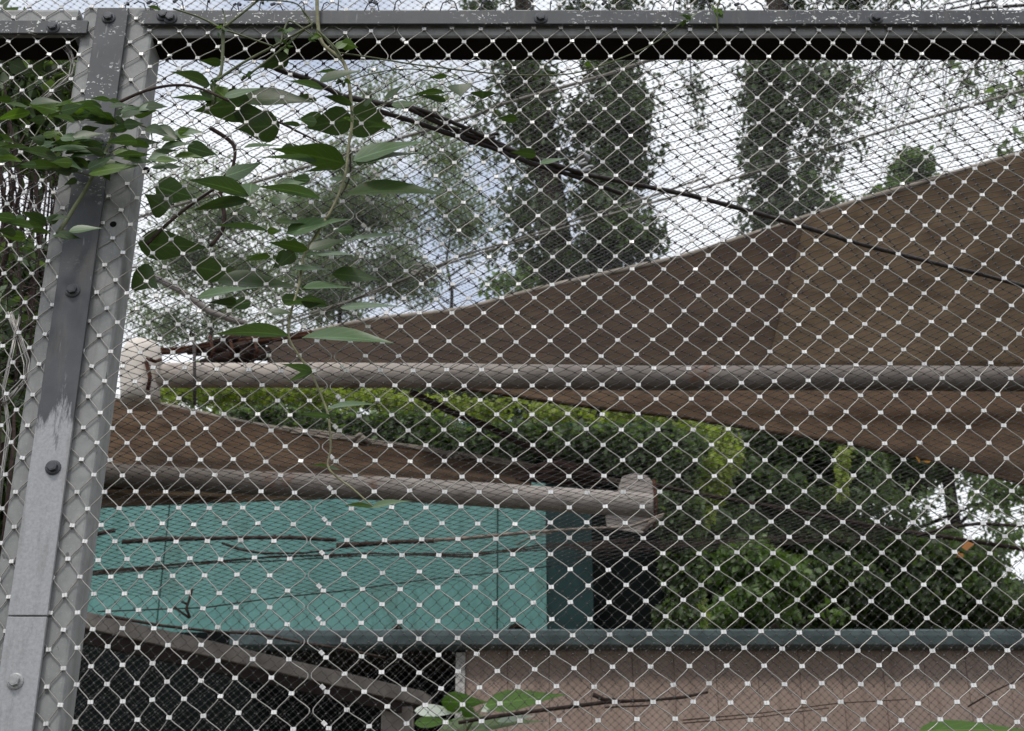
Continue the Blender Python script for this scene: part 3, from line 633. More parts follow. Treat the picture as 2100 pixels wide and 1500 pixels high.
# gathered cloth and rusty lashing at the corner
mb = MB()
for k in range(16):
    x0 = random.uniform(385, 470); y0 = random.uniform(712, 742); x1 = random.uniform(500, 560); y1 = random.uniform(690, 742)
    mb.tube([at(x0, y0, 7.8), at((x0 + x1) / 2, (y0 + y1) / 2 + random.uniform(-8, 8), 7.7 + random.uniform(-.06, .1)), at(x1, y1, 7.9)], [.015, random.uniform(.025, .05), .03], 7)
mb.build('gathered_corner', M['cloth_dark'], sail1, smooth=True)
mb = MB()
for dy in (0, 6): mb.tube([at(x, y + dy, 7.75) for x, y in ((285, 722), (320, 718), (370, 716), (430, 705), (520, 696), (640, 682))], .014, 7)
for x0 in (430, 470, 520): mb.tube([at(x0, 690, 7.72), at(x0 + 8, 720, 7.6), at(x0 - 4, 748, 7.7)], .010, 6)
mb.build('lashing', M['rust'], sail1, smooth=True)
def pole_tube(t, pts, rad, mat, name='pole', n=16):
    mb = MB(); mb.tube(pts, rad, n); return mb.build(name, mat, t, smooth=False)
p1 = thing('sail_pole', 'long horizontal weathered white pole carrying the large brown sail', 'pole', at(300, 770, 7.05))
def smooth_tube(t, pts, rad, mat, name, n=18):
    mb = MB(); mb.tube(pts, rad, n); o = mb.build(name, mat, t, smooth=True); m_ = o.modifiers.new('s', 'EDGE_SPLIT'); m_.split_angle = 1.0; return o
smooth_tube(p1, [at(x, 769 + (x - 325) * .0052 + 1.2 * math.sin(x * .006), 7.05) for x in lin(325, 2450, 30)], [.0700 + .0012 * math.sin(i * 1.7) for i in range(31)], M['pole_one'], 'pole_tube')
mb = MB(); a = at(243, 722, 7.0); b = at(334, 824, 7.0)
c0 = at(290, 770, 7.0)
mb.tube([at(288, 828, 7.06), at(288, 800, 7.06), at(288, 760, 7.06), at(290, 732, 7.06), at(292, 716, 7.07), at(293, 708, 7.08)], [.108, .108, .112, .112, .098, .05], 18)
mb.build('corner_cap', M['pole_white'], p1, smooth=True)
mb = MB(); mb.tube([at(300, 742, 6.95), at(308, 775, 6.94), at(303, 800, 6.95)], .012, 6); mb.tube([at(330, 738, 7), at(318, 742, 6.93), at(300, 736, 6.94)], .010, 6); mb.build('rust_streak', M['rust'], p1, smooth=True)
mb = MB(); mb.tube([at(398, 690, 6.9), at(399, 760, 6.9), at(399, 830, 6.9)], .009, 7); mb.tube([at(398, 690, 6.9), at(392, 680, 6.9), at(388, 690, 6.9)], .008, 6)
tag(mb.build('hanging_rod', M['cable_dark'], None, True), 'short thin rusty rod hanging at the left end of the white pole', 'rod')

T2 = [(140, 800), (243, 818), (336, 831), (457, 858), (625, 890), (750, 905), (933, 934), (1100, 962), (1240, 985)]
P2 = [(140, 948), (215, 958), (450, 966), (700, 980), (900, 990), (1060, 1003), (1240, 1015)]
Bt2 = [(140, 1047), (210, 1042), (360, 1035), (530, 1028), (700, 1022), (800, 1018)]
sail2 = thing('shade_sail', 'smaller brown shade sail tapering right, in front of the teal wall', 'shade sail', at(600, 950, 7.3))
sheet('sail_panel', lin(130, 1090, 40), T2, P2, 7.9, 7.22, M['sail_brown'], sail2, wave=.02, lab='brown upper sail panel')
sheet('sail_panel', lin(130, 760, 24), [(a, b) for a, b in P2], Bt2, 7.22, 7.1, M['sail_tan'], sail2, wave=.0, lab='tan lower sail panel')
mb = MB(); mb.tube([at(x, interp(T2, x), 7.9) for x in lin(130, 1200, 30)], .016, 8); mb.build('hem', M['hem'], sail2, smooth=True)
mb = MB()
for k in range(5): mb.tube([at(x, interp(T2, x) + random.uniform(-9, 4), 7.86) for x in lin(random.uniform(560, 640), random.uniform(1180, 1290), 14)], .007, 5)
for cx, cy in ((738, 898), (745, 905), (930, 935), (940, 942), (948, 938)): mb.tube([at(cx - 14, cy + 6, 7.84), at(cx, cy - 7, 7.8), at(cx + 12, cy + 5, 7.84)], .016, 6)
mb.build('lashing', M['hem'], sail2, smooth=True)
mb = MB()
for k in range(14):
    x0 = random.uniform(1055, 1110); x1 = random.uniform(1170, 1250); y0 = random.uniform(955, 985)
    mb.tube([at(x0, y0, 7.45), at((x0 + x1) / 2, y0 + random.uniform(-8, 8), 7.4 + random.uniform(-.05, .1)), at(x1, y0 + random.uniform(-6, 14), 7.5)], [.01, random.uniform(.02, .04), .015], 7)
mb.build('gathered_corner', M['cloth_dark'], sail2, smooth=True)
p2 = thing('sail_pole', 'short weathered white pole with a capped right end, below the smaller sail', 'pole', at(1300, 1040, 6.9))
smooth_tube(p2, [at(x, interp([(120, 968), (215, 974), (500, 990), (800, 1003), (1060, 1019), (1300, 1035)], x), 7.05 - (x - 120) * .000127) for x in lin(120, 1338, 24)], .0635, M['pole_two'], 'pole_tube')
mb = MB(); c = at(1300, 1032, 6.9)
prof = [(1268, 1000), (1276, 978), (1300, 970), (1328, 976), (1344, 996), (1347, 1040), (1338, 1078), (1318, 1094), (1280, 1090), (1244, 1080), (1241, 1058), (1268, 1050)]
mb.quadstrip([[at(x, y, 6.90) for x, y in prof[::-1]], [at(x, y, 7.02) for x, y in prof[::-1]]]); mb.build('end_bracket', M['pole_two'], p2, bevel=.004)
mb = MB(); mb.tube([at(1341, 985, 6.89), at(1346, 1035, 6.885), at(1341, 1085, 6.89)], .009, 6); mb.build('rusty_edge', M['rust'], p2, smooth=True)

# ------------------------------------------------------------------ shed, walls and the low beam
YW = 10.7
def rect(name, x0, y0, x1, y1, Y, th, mat, parent=None, bevel=0):
    a, b = at(x0, y1, Y), at(x1, y0, Y); mb = MB(); mb.box((a.x, Y, a.z), (b.x, Y + th, b.z)); return mb.build(name, mat, parent, bevel=bevel)
shed = thing('shed', 'low shed of pinkish boards under a grey green gutter, at the bottom right', 'shed', (at(1500, 1400, YW).x, YW, 0))
zt = at(1500, 1322, YW).z
xa = at(955, 1400, YW).x; xe = at(2330, 1400, YW).x; n = 16; bw = (xe - xa) / n
mb = MB(); mb.box((0, 0, 0), (bw - .004, .022, zt)); bmesh_ = mb.mesh('wall_board'); bmesh_.materials.append(M['pink'])
for k in range(n):
    o = bpy.data.objects.new('wall_board', bmesh_); COL.objects.link(o); o.location = (xa + k * bw, YW + (.003 if k % 2 else 0), 0); attach(o, shed)
mb = MB(); mb.box((xa - .01, YW + .024, 0), (xe + .01, YW + .09, zt)); mb.build('wall_core', M['soffit'], shed)
mb = MB(); xw = at(934, 1400, YW - .03).x; mb.box((xw, YW - .03, 0), (xa - .004, YW + .05, at(940, 1338, YW - .03).z)); mb.build('corner_trim', M['trim'], shed, bevel=.004)
YG = 10.55
a = at(470, 1325, YG); b = at(2350, 1291, YG)
mb = MB(); h = b.z - a.z
prof = [(YG + .02, a.z), (YG, a.z + .012), (YG - .012, a.z + h * .6), (YG - .012, b.z - .012), (YG, b.z), (YG + .012, b.z - .006), (YG + .014, a.z + .03), (YG + .13, a.z + .03), (YG + .13, b.z - .02), (YG + .14, b.z - .02), (YG + .14, a.z)]
mb.quadstrip([[(x, p[0], p[1]) for p in prof] for x in (a.x, b.x)]); mb.build('gutter', M['gutter'], shed)
mb = MB(); mb.box((a.x, YG + .142, a.z + .012), (b.x, YW + 1.6, a.z + .034)); mb.build('roof', M['soffit'], shed)
for x, y, ww in ((1060, 1289, 22), (815, 1292, 12), (2045, 1290, 26), (1590, 1290, 9)):
    mb = MB(); c = at(x, y + 6, YG + .05); r = ww * mpp(x, y, YG)
    mb.tube([c + Vector((-r, 0, -.01)), c + Vector((-r * .5, 0, .02)), c + Vector((0, 0, .035)), c + Vector((r * .5, 0, .02)), c + Vector((r, 0, -.01))], [.008, .028, .036, .026, .008], 7)
    tag(mb.build('leaf_pile', M['litter'], None, True), {1060: 'dark clump of leaf litter on the gutter below the teal wall edge', 815: 'small dark clump of litter on the gutter left of centre', 2045: 'dark clump of litter at the far right of the gutter', 1590: 'tiny dark clump of litter on the gutter under the bright bush'}[x], 'leaf litter', 'leaf litter on the gutter')
# teal wall behind, of wide sheets with narrow seams
YT = 11.9
teal = thing('teal_wall', 'pale teal sheet wall behind the smaller sail', 'wall', (at(650, 1200, YT).x, YT, 0))
xs_ = [60, 330, 1020, 1122]; zt2 = at(600, 985, YT).z
for xl, xr in zip(xs_[:-1], xs_[1:]):
    A = at(xl, 1200, YT).x; B = at(xr, 1200, YT).x; mb = MB(); mb.box((A + .006, YT, 0), (B - .006, YT + .03, zt2)); mb.build('wall_sheet', M['teal'], teal)
mb = MB(); mb.box((at(60, 1200, YT).x, YT + .012, 0), (at(1121, 1200, YT).x, YT + .025, zt2 - .01)); mb.build('seam_backing', M['teal_dark'], teal)
rect('dark_screen', 1121, 1046, 1212, 1330, YT + .02, .03, M['teal_dark']); o = bpy.context.scene.objects['dark_screen']
tag(o, 'dark teal panel continuing right of the pale teal wall', 'panel')
o = rect('shade_screen', 1205, 880, 1380, 1345, YT + .5, .02, M['shade']); tag(o, 'added black panel standing for the dark interior between the teal wall and the bushes', 'screen')  # black sheet added where there is only a dark interior
o = rect('shade_screen', 560, 868, 1345, 1080, YT + .9, .02, M['shade_green']); tag(o, 'dark green shade cloth below the yellow green hedge', 'screen')
o = rect('shade_screen', 40, 1297, 945, 1560, YW + .75, .02, M['shade']); tag(o, 'added black panel standing for the dark interior at the lower left under the low beam', 'screen')  # added sheet, its black stands for the unlit enclosure behind
# low beam
beam = thing('low_beam', 'weathered grey brown beam sloping down from the post at the lower left', 'beam', at(500, 1350, 8.4))
A0, A1 = at(120, 1240, 7.3), at(867, 1417, 9.55); B0, B1 = at(120, 1275, 7.3), at(867, 1447, 9.55)
h0 = A0.z - B0.z; dpt = Vector((.05, .16, 0))
mb = MB(); mb.hexa([B0, B1, B1 + dpt, B0 + dpt], [A0, A1, A1 + dpt, A0 + dpt]); mb.build('beam_body', M['timber'], beam, bevel=.006)
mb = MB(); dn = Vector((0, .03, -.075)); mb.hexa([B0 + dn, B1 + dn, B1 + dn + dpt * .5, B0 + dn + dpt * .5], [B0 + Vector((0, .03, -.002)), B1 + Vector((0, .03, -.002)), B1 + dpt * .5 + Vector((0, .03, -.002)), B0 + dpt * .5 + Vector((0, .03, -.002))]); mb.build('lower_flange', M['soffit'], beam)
a, b = at(783, 1446, 9.42), at(846, 1446, 9.42); mb = MB(); mb.box((a.x, 9.42, 0), (b.x, 9.62, a.z - .01)); mb.build('support_post', M['timber'], beam, bevel=.005)

# ------------------------------------------------------------------ foliage
def clump_noise(P, sc):
    return (np.sin(P[:, 0]*sc*1.3 + 2*np.sin(P[:, 2]*sc*.7)) + np.sin(P[:, 2]*sc*1.7 + 1.3 + 1.5*np.sin(P[:, 1]*sc)) + np.sin(P[:, 1]*sc*1.1 + 4 + np.sin(P[:, 0]*sc*2.1))) / 3
def leaves_at(P, size, aspect=.5, droop=.5, seed=0):
    rng = np.random.default_rng(seed); n = len(P)
    d = rng.normal(0, 1, (n, 3)); d[:, 2] -= droop * 1.6; d /= np.linalg.norm(d, axis=1)[:, None]
    r = rng.normal(0, 1, (n, 3)); s = np.cross(d, r); s /= np.linalg.norm(s, axis=1)[:, None]
    L = (size * rng.uniform(.6, 1.35, n))[:, None]; nn = np.cross(d, s)
    V = np.stack([P, P + d*L*.45 + s*L*aspect*.5 + nn*L*.06, P + d*L, P + d*L*.45 - s*L*aspect*.5 + nn*L*.06], 1)
    return V.reshape(-1, 3), np.arange(n*4).reshape(n, 4)
SEED = [100]
def cloud_pts(blobs, dens, sc, thr, fall=.5):
    """points in ellipsoids given as sighted centre, radii in sighted pixels and depth in metres"""
    out = []
    for (px, py, Y, rx, ry, rd, k) in blobs:
        SEED[0] += 1; rng = np.random.default_rng(SEED[0])
        c = at(px, py, Y); m_ = mpp(px, py, Y)
        n = int(dens * k * rx * ry / 1000)
        q = rng.normal(0, 1, (n, 3)); q /= np.linalg.norm(q, axis=1)[:, None]; q *= (rng.uniform(0.02, 1, n)[:, None]**fall) * 1.12
        q = q * np.array([rx * m_, rd, ry * m_]) + np.array(c)
        keep = clump_noise(q, sc) + rng.normal(0, .25, n) > thr
        out.append(q[keep])
    return np.concatenate(out)
def crown(name, blobs, dens, size, mat, parent=None, aspect=.5, droop=.5, sc=2.5, thr=-.15, kind=None, fall=.5):
    P = cloud_pts(blobs, dens, sc, thr, fall); V, Fc = leaves_at(P, size, aspect, droop, SEED[0])
    o = link(name, npmesh(name, V, Fc), mat, parent)
    if kind: o['kind'] = kind
    return o
def limb(mb, pts, r0, r1, n=8, jit=0):
    k = len(pts); P = [Vector(p) + Vector((random.uniform(-jit, jit), random.uniform(-jit, jit), random.uniform(-jit, jit))) for p in pts]
    mb.tube(P, [r0 + (r1 - r0) * i / max(1, k - 1) for i in range(k)], n)
def trunk_to_ground(px, py, Y):
    p = at(px, py, Y); return Vector((p.x, p.y, 0))

# ivy-clad tree in the middle
YA = 17.0
t = thing('ivy_tree', 'tall ivy covered tree with two stems in the middle of the view', 'tree', trunk_to_ground(1130, 500, YA))
mb = MB(); limb(mb, [trunk_to_ground(1165, 600, YA), at(1160, 620, YA), at(1140, 500, YA), at(1128, 380, YA), at(1110, 250, YA), at(1085, 120, YA), at(1070, -60, YA)], .26, .14, 10, .02); mb.build('trunk', M['bark'], t, True)
mb = MB(); limb(mb, [trunk_to_ground(1240, 600, YA + .4), at(1240, 560, YA + .4), at(1250, 400, YA + .4), at(1265, 250, YA + .4), at(1270, 100, YA + .4), at(1280, -80, YA + .4)], .26, .16, 10, .02); mb.build('trunk', M['bark'], t, True)
for pts in (((1128, 380), (1080, 330), (1000, 300), (960, 290)), ((1250, 420), (1300, 380), (1345, 350)), ((1110, 250), (1060, 200), (1010, 190)), ((1165, 560), (1060, 570), (1010, 600))):
    mb = MB(); limb(mb, [at(x, y, YA) for x, y in pts], .05, .012, 6, .03); mb.build('branch', M['bark'], t, True)
crown('ivy', [(1060, 170, YA, 60, 70, .5, 1.1), (1075, 260, YA, 55, 60, .5, .9), (1110, 330, YA, 45, 50, .4, .6), (1255, 130, YA, 55, 80, .6, 1.6), (1270, 230, YA, 60, 90, .6, 1.7), (1275, 340, YA, 55, 60, .5, 1.5), (1240, 420, YA, 60, 60, .5, 1.4), (1250, 510, YA, 75, 45, .6, 1.5),
             (1200, 250, YA, 35, 90, .4, .8), (1110, 180, YA, 40, 80, .4, .6), (1070, 430, YA, 50, 60, .5, .5), (1080, 545, YA, 80, 45, .6, .8), (1180, 560, YA, 110, 30, .6, 1.1), (1010, 5, YA, 70, 40, .7, 1.0), (1240, 0, YA, 100, 40, .7, 1.0), (1330, 480, YA, 35, 60, .4, .5), (1320, 300, YA, 25, 80, .4, .5)],
      430, .10, M['f_ivy'], t, .65, .7, 3.8, -.2, fall=.72)
crown('ivy', [(1060, 220, YA - .2, 95, 130, .8, .5), (1270, 230, YA - .2, 100, 160, .8, .55), (1240, 460, YA - .2, 130, 90, .8, .5), (1080, 460, YA - .2, 90, 120, .8, .45), (1180, 330, YA + .3, 110, 130, .6, .35)], 420, .10, M['f_ivy'], t, .65, 1.0, 4.5, .12)
crown('ivy', [(1290, 470, YA - .4, 50, 40, .4, .8), (1060, 580, YA - .3, 80, 25, .4, .8)], 260, .10, M['f_mid'], t, .65, .7, 3.5, -.3)
# right ivy trunk
YC = 18.0
t = thing('ivy_tree', 'ivy wrapped trunk standing right of the blue gap in the sky', 'tree', trunk_to_ground(1590, 500, YC))
mb = MB(); limb(mb, [trunk_to_ground(1590, 500, YC), at(1590, 560, YC), at(1590, 400, YC), at(1580, 250, YC), at(1590, 110, YC), at(1600, -80, YC)], .26, .18, 10, .02); mb.build('trunk', M['bark'], t, True)
for pts in (((1590, 260), (1640, 230), (1700, 215), (1745, 190)), ((1585, 180), (1530, 160), (1500, 150)), ((1590, 430), (1660, 420), (1720, 400))):
    mb = MB(); limb(mb, [at(x, y, YC) for x, y in pts], .045, .01, 6, .03); mb.build('branch', M['bark'], t, True)
crown('ivy', [(1590, 150, YC, 52, 60, .5, 1.4), (1575, 250, YC, 48, 70, .5, 1.4), (1580, 350, YC, 45, 60, .5, 1.4), (1590, 440, YC, 50, 55, .5, 1.3), (1670, 180, YC, 55, 50, .5, 1.0), (1690, 250, YC, 50, 55, .5, .9), (1655, 330, YC, 30, 40, .4, .5), (1540, 180, YC, 20, 80, .4, .5), (1535, 330, YC, 20, 100, .4, .5), (1720, 160, YC, 40, 40, .4, .5), (1560, 490, YC, 50, 25, .4, .9), (1450, 0, YC, 70, 20, .5, .8), (1640, 5, YC, 70, 25, .5, .9), (1760, -5, YC, 110, 30, .5, .7)],
      430, .105, M['f_ivy'], t, .65, .7, 3.8, -.2, fall=.72)
crown('ivy', [(1590, 200, YC - .2, 85, 130, .8, .5), (1590, 400, YC - .2, 85, 130, .8, .45), (1700, 240, YC - .2, 90, 130, .8, .4), (1680, 420, YC - .2, 60, 70, .8, .4)], 420, .105, M['f_ivy'], t, .65, 1.0, 4.5, .12)
crown('ivy', [(1690, 430, YC - .3, 40, 30, .4, 1.2), (1660, 400, YC - .3, 25, 40, .4, .8)], 300, .10, M['f_mid'], t, .65, .6, 3.5, -.3)
t = thing('leafy_tree', 'small round leafy treetop peeping over the edge of the large sail', 'tree', trunk_to_ground(1870, 400, 16))
mb = MB(); limb(mb, [trunk_to_ground(1870, 400, 16), at(1872, 480, 16), at(1870, 380, 16), at(1866, 340, 16)], .09, .03, 7, .01); mb.build('trunk', M['bark'], t, True)
crown('crown', [(1868, 352, 16, 45, 36, .4, 2.2), (1850, 395, 16, 40, 25, .4, 1.5), (1800, 420, 16, 40, 25, .4, .7)], 420, .10, M['f_mid'], t, .6, .4, 4, -.5)
t = thing('hanging_branch', 'thin leafy hanging branch in the bright gap between the two ivy trunks', 'branch', at(1410, 60, 19))
mb = MB(); limb(mb, [at(1405, -40, 19), at(1410, 60, 19), at(1420, 160, 19), at(1432, 260, 19)], .02, .006, 6, .02); mb.build('twig', M['bark'], t, True)
crown('leaves', [(1410, 130, 19, 35, 30, .3, .6), (1425, 180, 19, 32, 45, .3, .55), (1432, 250, 19, 20, 40, .3, .3)], 300, .09, M['f_ivy'], t, .6, .8, 4, -.2)
# sparse drooping tree on the right
t = thing('weeping_tree', 'sparse drooping branches of narrow leaves against white sky at the upper right', 'tree', trunk_to_ground(2280, 300, 14))
mb = MB(); limb(mb, [trunk_to_ground(2280, 300, 14), at(2280, 400, 14), at(2250, 100, 14), at(2240, -100, 14)], .2, .1, 9, .02); mb.build('trunk', M['bark'], t, True)
mb = MB(); tips = []
for k in range(46):
    x0 = random.uniform(1690, 2150); y0 = random.uniform(20, 190); Y = 14 + random.uniform(-1, 1.2); L = random.uniform(80, 170); dx = random.uniform(-60, 10)
    pts = [(x0 + 60, y0 - 50), (x0 + 20, y0 - 10), (x0 + dx * .3, y0 + L * .4), (x0 + dx * .7, y0 + L * .8), (x0 + dx, y0 + L)]
    limb(mb, [at(x, y, Y) for x, y in pts], .010, .003, 4, .01)
    for i in range(1, 5):
        for q in range(random.randint(3, 7)):
            f = random.random(); a = pts[i - 1]; b = pts[i]; tips.append(at(a[0] + (b[0] - a[0]) * f + random.uniform(-12, 12), a[1] + (b[1] - a[1]) * f + random.uniform(-8, 8), Y + random.uniform(-.1, .1)))
for k in range(6):
    limb(mb, [at(2240 - k * 12, -60 + 30 * k, 14), at(2100 - 40 * k, -30 + 22 * k, 14), at(1900 - 40 * k, 20 + 20 * k, 14)], .03, .008, 5, .02)
mb.build('branch', M['bark'], t, True)
V, Fc = leaves_at(np.array(tips), .085, .30, 1.2, 5); link('leaves', npmesh('leaves', V, Fc), M['f_dark'], t)
crown('leaves', [(2060, 190, 12, 45, 30, .3, .16), (2080, 280, 12, 40, 20, .3, .12), (2000, 150, 13, 60, 40, .4, .1)], 300, .16, M['f_dark'], t, .35, .8, 4, -.3)
# feathery pale trees on the left
def feathery(px, blobs, lab, Y):
    t = thing('feathery_tree', lab, 'tree', trunk_to_ground(px, 700, Y))
    mb = MB(); limb(mb, [trunk_to_ground(px, 700, Y), at(px, 720, Y), at(px + 8, 600, Y), at(px - 6, 540, Y), at(px + 5, 460, Y)], .05, .015, 8, .03); mb.build('trunk', M['bark'], t, True)
    for k in range(9):
        mb = MB(); y0 = random.uniform(340, 640); s = random.choice((-1, 1)); L = random.uniform(40, 110)
        limb(mb, [at(px, y0, Y), at(px + s * L * .5, y0 - 30, Y + random.uniform(-.5, .5)), at(px + s * L, y0 + random.uniform(-30, 40), Y + random.uniform(-.8, .8))], .022, .006, 5, .04); mb.build('branch', M['bark'], t, True)
    crown('crown', blobs, 1150, .085, M['f_pale'], t, .5, .8, 2.6, -.05, fall=.75); return t
feathery(690, [(700, 360, 23, 110, 80, 1.2, .8), (640, 430, 23, 100, 80, 1.2, 1.0), (770, 450, 23, 100, 90, 1.2, 1.1), (700, 550, 23, 130, 80, 1.2, 1.1), (820, 560, 23, 90, 60, 1, .8), (640, 620, 23, 110, 50, 1, .9)], 'pale feathery tree behind the climbing vine, left of the ivy trunks', 23)
feathery(430, [(400, 380, 25, 100, 70, 1.2, .8), (470, 450, 25, 110, 80, 1.2, .9), (380, 520, 25, 110, 70, 1.2, .9), (500, 560, 25, 110, 70, 1.2, .8), (350, 640, 25, 90, 60, 1, 1.0), (450, 640, 25, 90, 40, 1, .5)], 'pale feathery tree just right of the post', 25)
feathery(920, [(880, 250, 24, 100, 60, 1.2, .5), (930, 330, 24, 90, 60, 1.2, .6), (900, 420, 24, 90, 60, 1.2, .7), (850, 180, 24, 90, 45, 1, .4), (960, 470, 24, 70, 60, 1, .6), (760, 200, 24, 60, 60, 1, .3)], 'pale feathery tree touching the left side of the double ivy tree', 24)
# hedge and the dark wood on the right
h = crown('hedge', [(420, 818, 14.5, 110, 13, .5, 1.6), (520, 826, 14.5, 90, 16, .5, 1.8), (640, 826, 14.5, 90, 13, .5, 2.0), (760, 838, 14.5, 110, 15, .5, 1.8), (900, 850, 14.5, 110, 13, .5, 2.0), (1040, 858, 14.5, 100, 15, .5, 1.8), (1160, 868, 14.5, 100, 15, .5, 2.0), (1290, 874, 14.5, 110, 17, .5, 1.8), (1390, 880, 14.5, 80, 18, .5, 1.6)], 560, .085, M['f_yellow'], None, .6, .4, 5.5, -.12)
tag(h, 'bright yellow green hedge top showing between the two brown sails', 'hedge')
h = crown('hedge', [(700, 880, 12.6, 220, 30, .12, 1.1), (1000, 905, 12.6, 220, 30, .12, 1.1), (1280, 910, 12.6, 160, 40, .12, 1.1), (560, 850, 12.6, 130, 14, .1, .9), (800, 866, 12.6, 160, 14, .1, 1.0), (1060, 886, 12.6, 160, 14, .1, 1.0)], 620, .09, M['f_dark'], None, .6, .4, 4, -.5)
h2 = crown('hedge', [(430, 792, 15.5, 140, 26, .5, 1.3), (650, 798, 15.5, 150, 28, .5, 1.4), (880, 808, 15.5, 160, 30, .5, 1.4), (1120, 826, 15.5, 160, 30, .5, 1.4), (1330, 845, 15.5, 120, 30, .5, 1.3)], 620, .085, M['f_pale'], None, .6, .4, 4, -.45)
tag(h2, 'grey green foliage just above the yellow green hedge, below the large pole', 'hedge')
tag(h, 'dark green hedge foliage around and below the yellow green hedge top', 'hedge')
for lab, bl, mt, Y in (
    ('yellow green hanging creeper below the middle of the large sail', [(1480, 920, 13, 40, 50, .3, 2.0), (1450, 980, 13, 40, 50, .3, 1.8), (1430, 1040, 13, 35, 40, .3, 1.2), (1385, 1150, 13, 40, 90, .3, 1.2), (1400, 1260, 13, 50, 40, .3, 1.2)], 'f_yellow', 13),
    ('thin yellow green hanging strand of leaves under the large sail at the right', [(1728, 935, 13, 11, 30, .15, 1.8), (1727, 985, 13, 9, 35, .15, 1.6)], 'f_yellow', 13)):
    t = thing('creeper', lab, 'creeper', at(bl[0][0], bl[0][1] - 60, Y))
    mb = MB(); limb(mb, [at(b[0], b[1], Y) for b in [(bl[0][0], bl[0][1] - 60)] + [x[:2] for x in bl]], .015, .005, 6, .01); mb.build('stem', M['bark'], t, True)
    crown('leaves', bl, 420, .075, M[mt], t, .6, .9, 5, -.3)
def bush(lab, px, blobs, mat, Y, dens=1300, size=.1, cat='tree', name='dark_tree', thr=-.3, sc=2.4, droop=.5):
    t = thing(name, lab, cat, trunk_to_ground(px, 1200, Y)); mb = MB()
    limb(mb, [trunk_to_ground(px, 1200, Y), at(px, 1300, Y), at(px + 10, 1210, Y), at(px - 8, 1140, Y)], .06, .02, 8, .03); mb.build('trunk', M['bark'], t, True)
    for b in blobs:
        mb = MB(); limb(mb, [at(px + 5, min(1290, b[1] + 90), Y), at((px + b[0]) / 2, b[1] + 40, Y), at(b[0], b[1], b[2])], .03, .008, 5, .04); mb.build('branch', M['bark'], t, True)
    crown('crown', blobs, dens, size, M[mat], t, .55, droop, sc, thr); return t
bush('dense dark tree filling the space below the large sail', 1600, [(1560, 930, 15.6, 120, 70, .8, 1.6), (1680, 970, 15.6, 120, 70, .8, 1.5), (1600, 1040, 15.6, 140, 70, .8, 1.6), (1500, 1010, 15.6, 90, 70, .8, 1.4), (1710, 1050, 15.6, 70, 50, .8, .8), (1600, 1120, 15.8, 160, 60, .8, 1.5), (1480, 1120, 15.6, 100, 80, .8, 1.3), (1480, 1230, 15.6, 110, 70, .8, 1.4), (1650, 1210, 15.8, 150, 70, .8, 1.4)], 'f_dark', 15.6)
bush('glossy dark tree right of the bright bush, with small sky holes', 1850, [(1830, 960, 16.2, 100, 50, .8, 1.0), (1950, 950, 16.2, 100, 30, .8, .35), (1760, 1160, 16.2, 100, 70, .8, 1.5), (1880, 1180, 16.2, 110, 70, .8, 1.2), (1850, 1250, 16.2, 130, 60, .8, 1.4), (2000, 1250, 16.2, 100, 50, .8, 1.0), (1990, 1180, 16.2, 50, 50, .8, .45), (1830, 1075, 16.2, 60, 25, .8, .25), (2080, 1010, 16.2, 50, 25, .8, .15), (2100, 1250, 16.2, 45, 50, .8, .5)], 'f_dark', 16.2)
bush('dark tree at the far right edge under the tip of the large sail', 2330, [(2230, 1130, 16.5, 90, 120, .8, 1.3), (2380, 1100, 16.5, 120, 130, .8, 1.3), (2300, 1240, 16.5, 150, 60, .8, 1.3), (2550, 1150, 16.5, 130, 150, .8, 1.2)], 'f_dark', 16.5)
bush('olive bush leaning into the bright sky gap at the lower right', 1940, [(1930, 1150, 16, 50, 70, .5, 1.0), (1960, 1230, 16, 60, 60, .5, 1.0), (2060, 1110, 16, 60, 30, .5, .4), (2050, 1000, 16, 60, 30, .5, .4)], 'f_mid', 16, 520, .1, 'bush', 'bush')
bush('bright green bush just above the gutter left of the dark trees', 1540, [(1530, 1150, 14.5, 60, 45, .4, 1.0), (1590, 1190, 14.5, 60, 50, .4, 1.2), (1540, 1240, 14.5, 70, 40, .4, .9), (1660, 1270, 14.5, 80, 22, .4, 1.0), (1450, 1270, 14.5, 70, 25, .4, .8)], 'f_mid', 14.5, 600, .1, 'bush', 'bush')
crown('leaf_spray', [(2060, 1010, 15, 60, 40, .5, .45), (1960, 1040, 15, 70, 40, .5, .4), (2070, 1110, 15, 50, 50, .5, .4), (1860, 1020, 15, 70, 40, .5, .6), (2080, 1200, 15, 40, 60, .5, .5), (1780, 1000, 15, 60, 40, .5, .6)], 420, .085, M['f_dark'], bpy.data.objects['dark_tree.001'], .5, .7, 5, .1)
cable([at(x, y, 10.5) for x, y in ((1300, 985), (1420, 1012), (1530, 1030), (1640, 1050), (1750, 1072), (1850, 1090), (1960, 1105), (2120, 1130))], .018, 'bare_branch', 'long thin bare branch crossing the dark trees toward the lower right', M['twig'], cat='branch')
cable([at(x, y, 10.4) for x, y in ((1880, 1100), (1940, 1082), (2010, 1074), (2110, 1080))], .014, 'bare_branch', 'short forked bare branch in the bright sky gap at the right', M['twig'], cat='branch')
mb = MB(); c = at(1968, 1132, 6.0); V, Fc = leaves_at(np.array([c + Vector((.01, 0, .02)), c, c + Vector((.02, .01, -.005))]), .06, .7, .3, 3); o = link('dead_leaf', npmesh('dead_leaf', V, Fc), M['f_orange']); tag(o, 'small orange dead leaf caught in the net at the lower right', 'leaf')
c = at(1888, 952, 5.6); V, Fc = leaves_at(np.array([c, c + Vector((.01, 0, .01))]), .045, .6, .3, 4); o = link('dead_leaf', npmesh('dead_leaf', V, Fc), M['f_orange']); tag(o, 'small orange dead leaf just below the lower edge of the large sail', 'leaf')
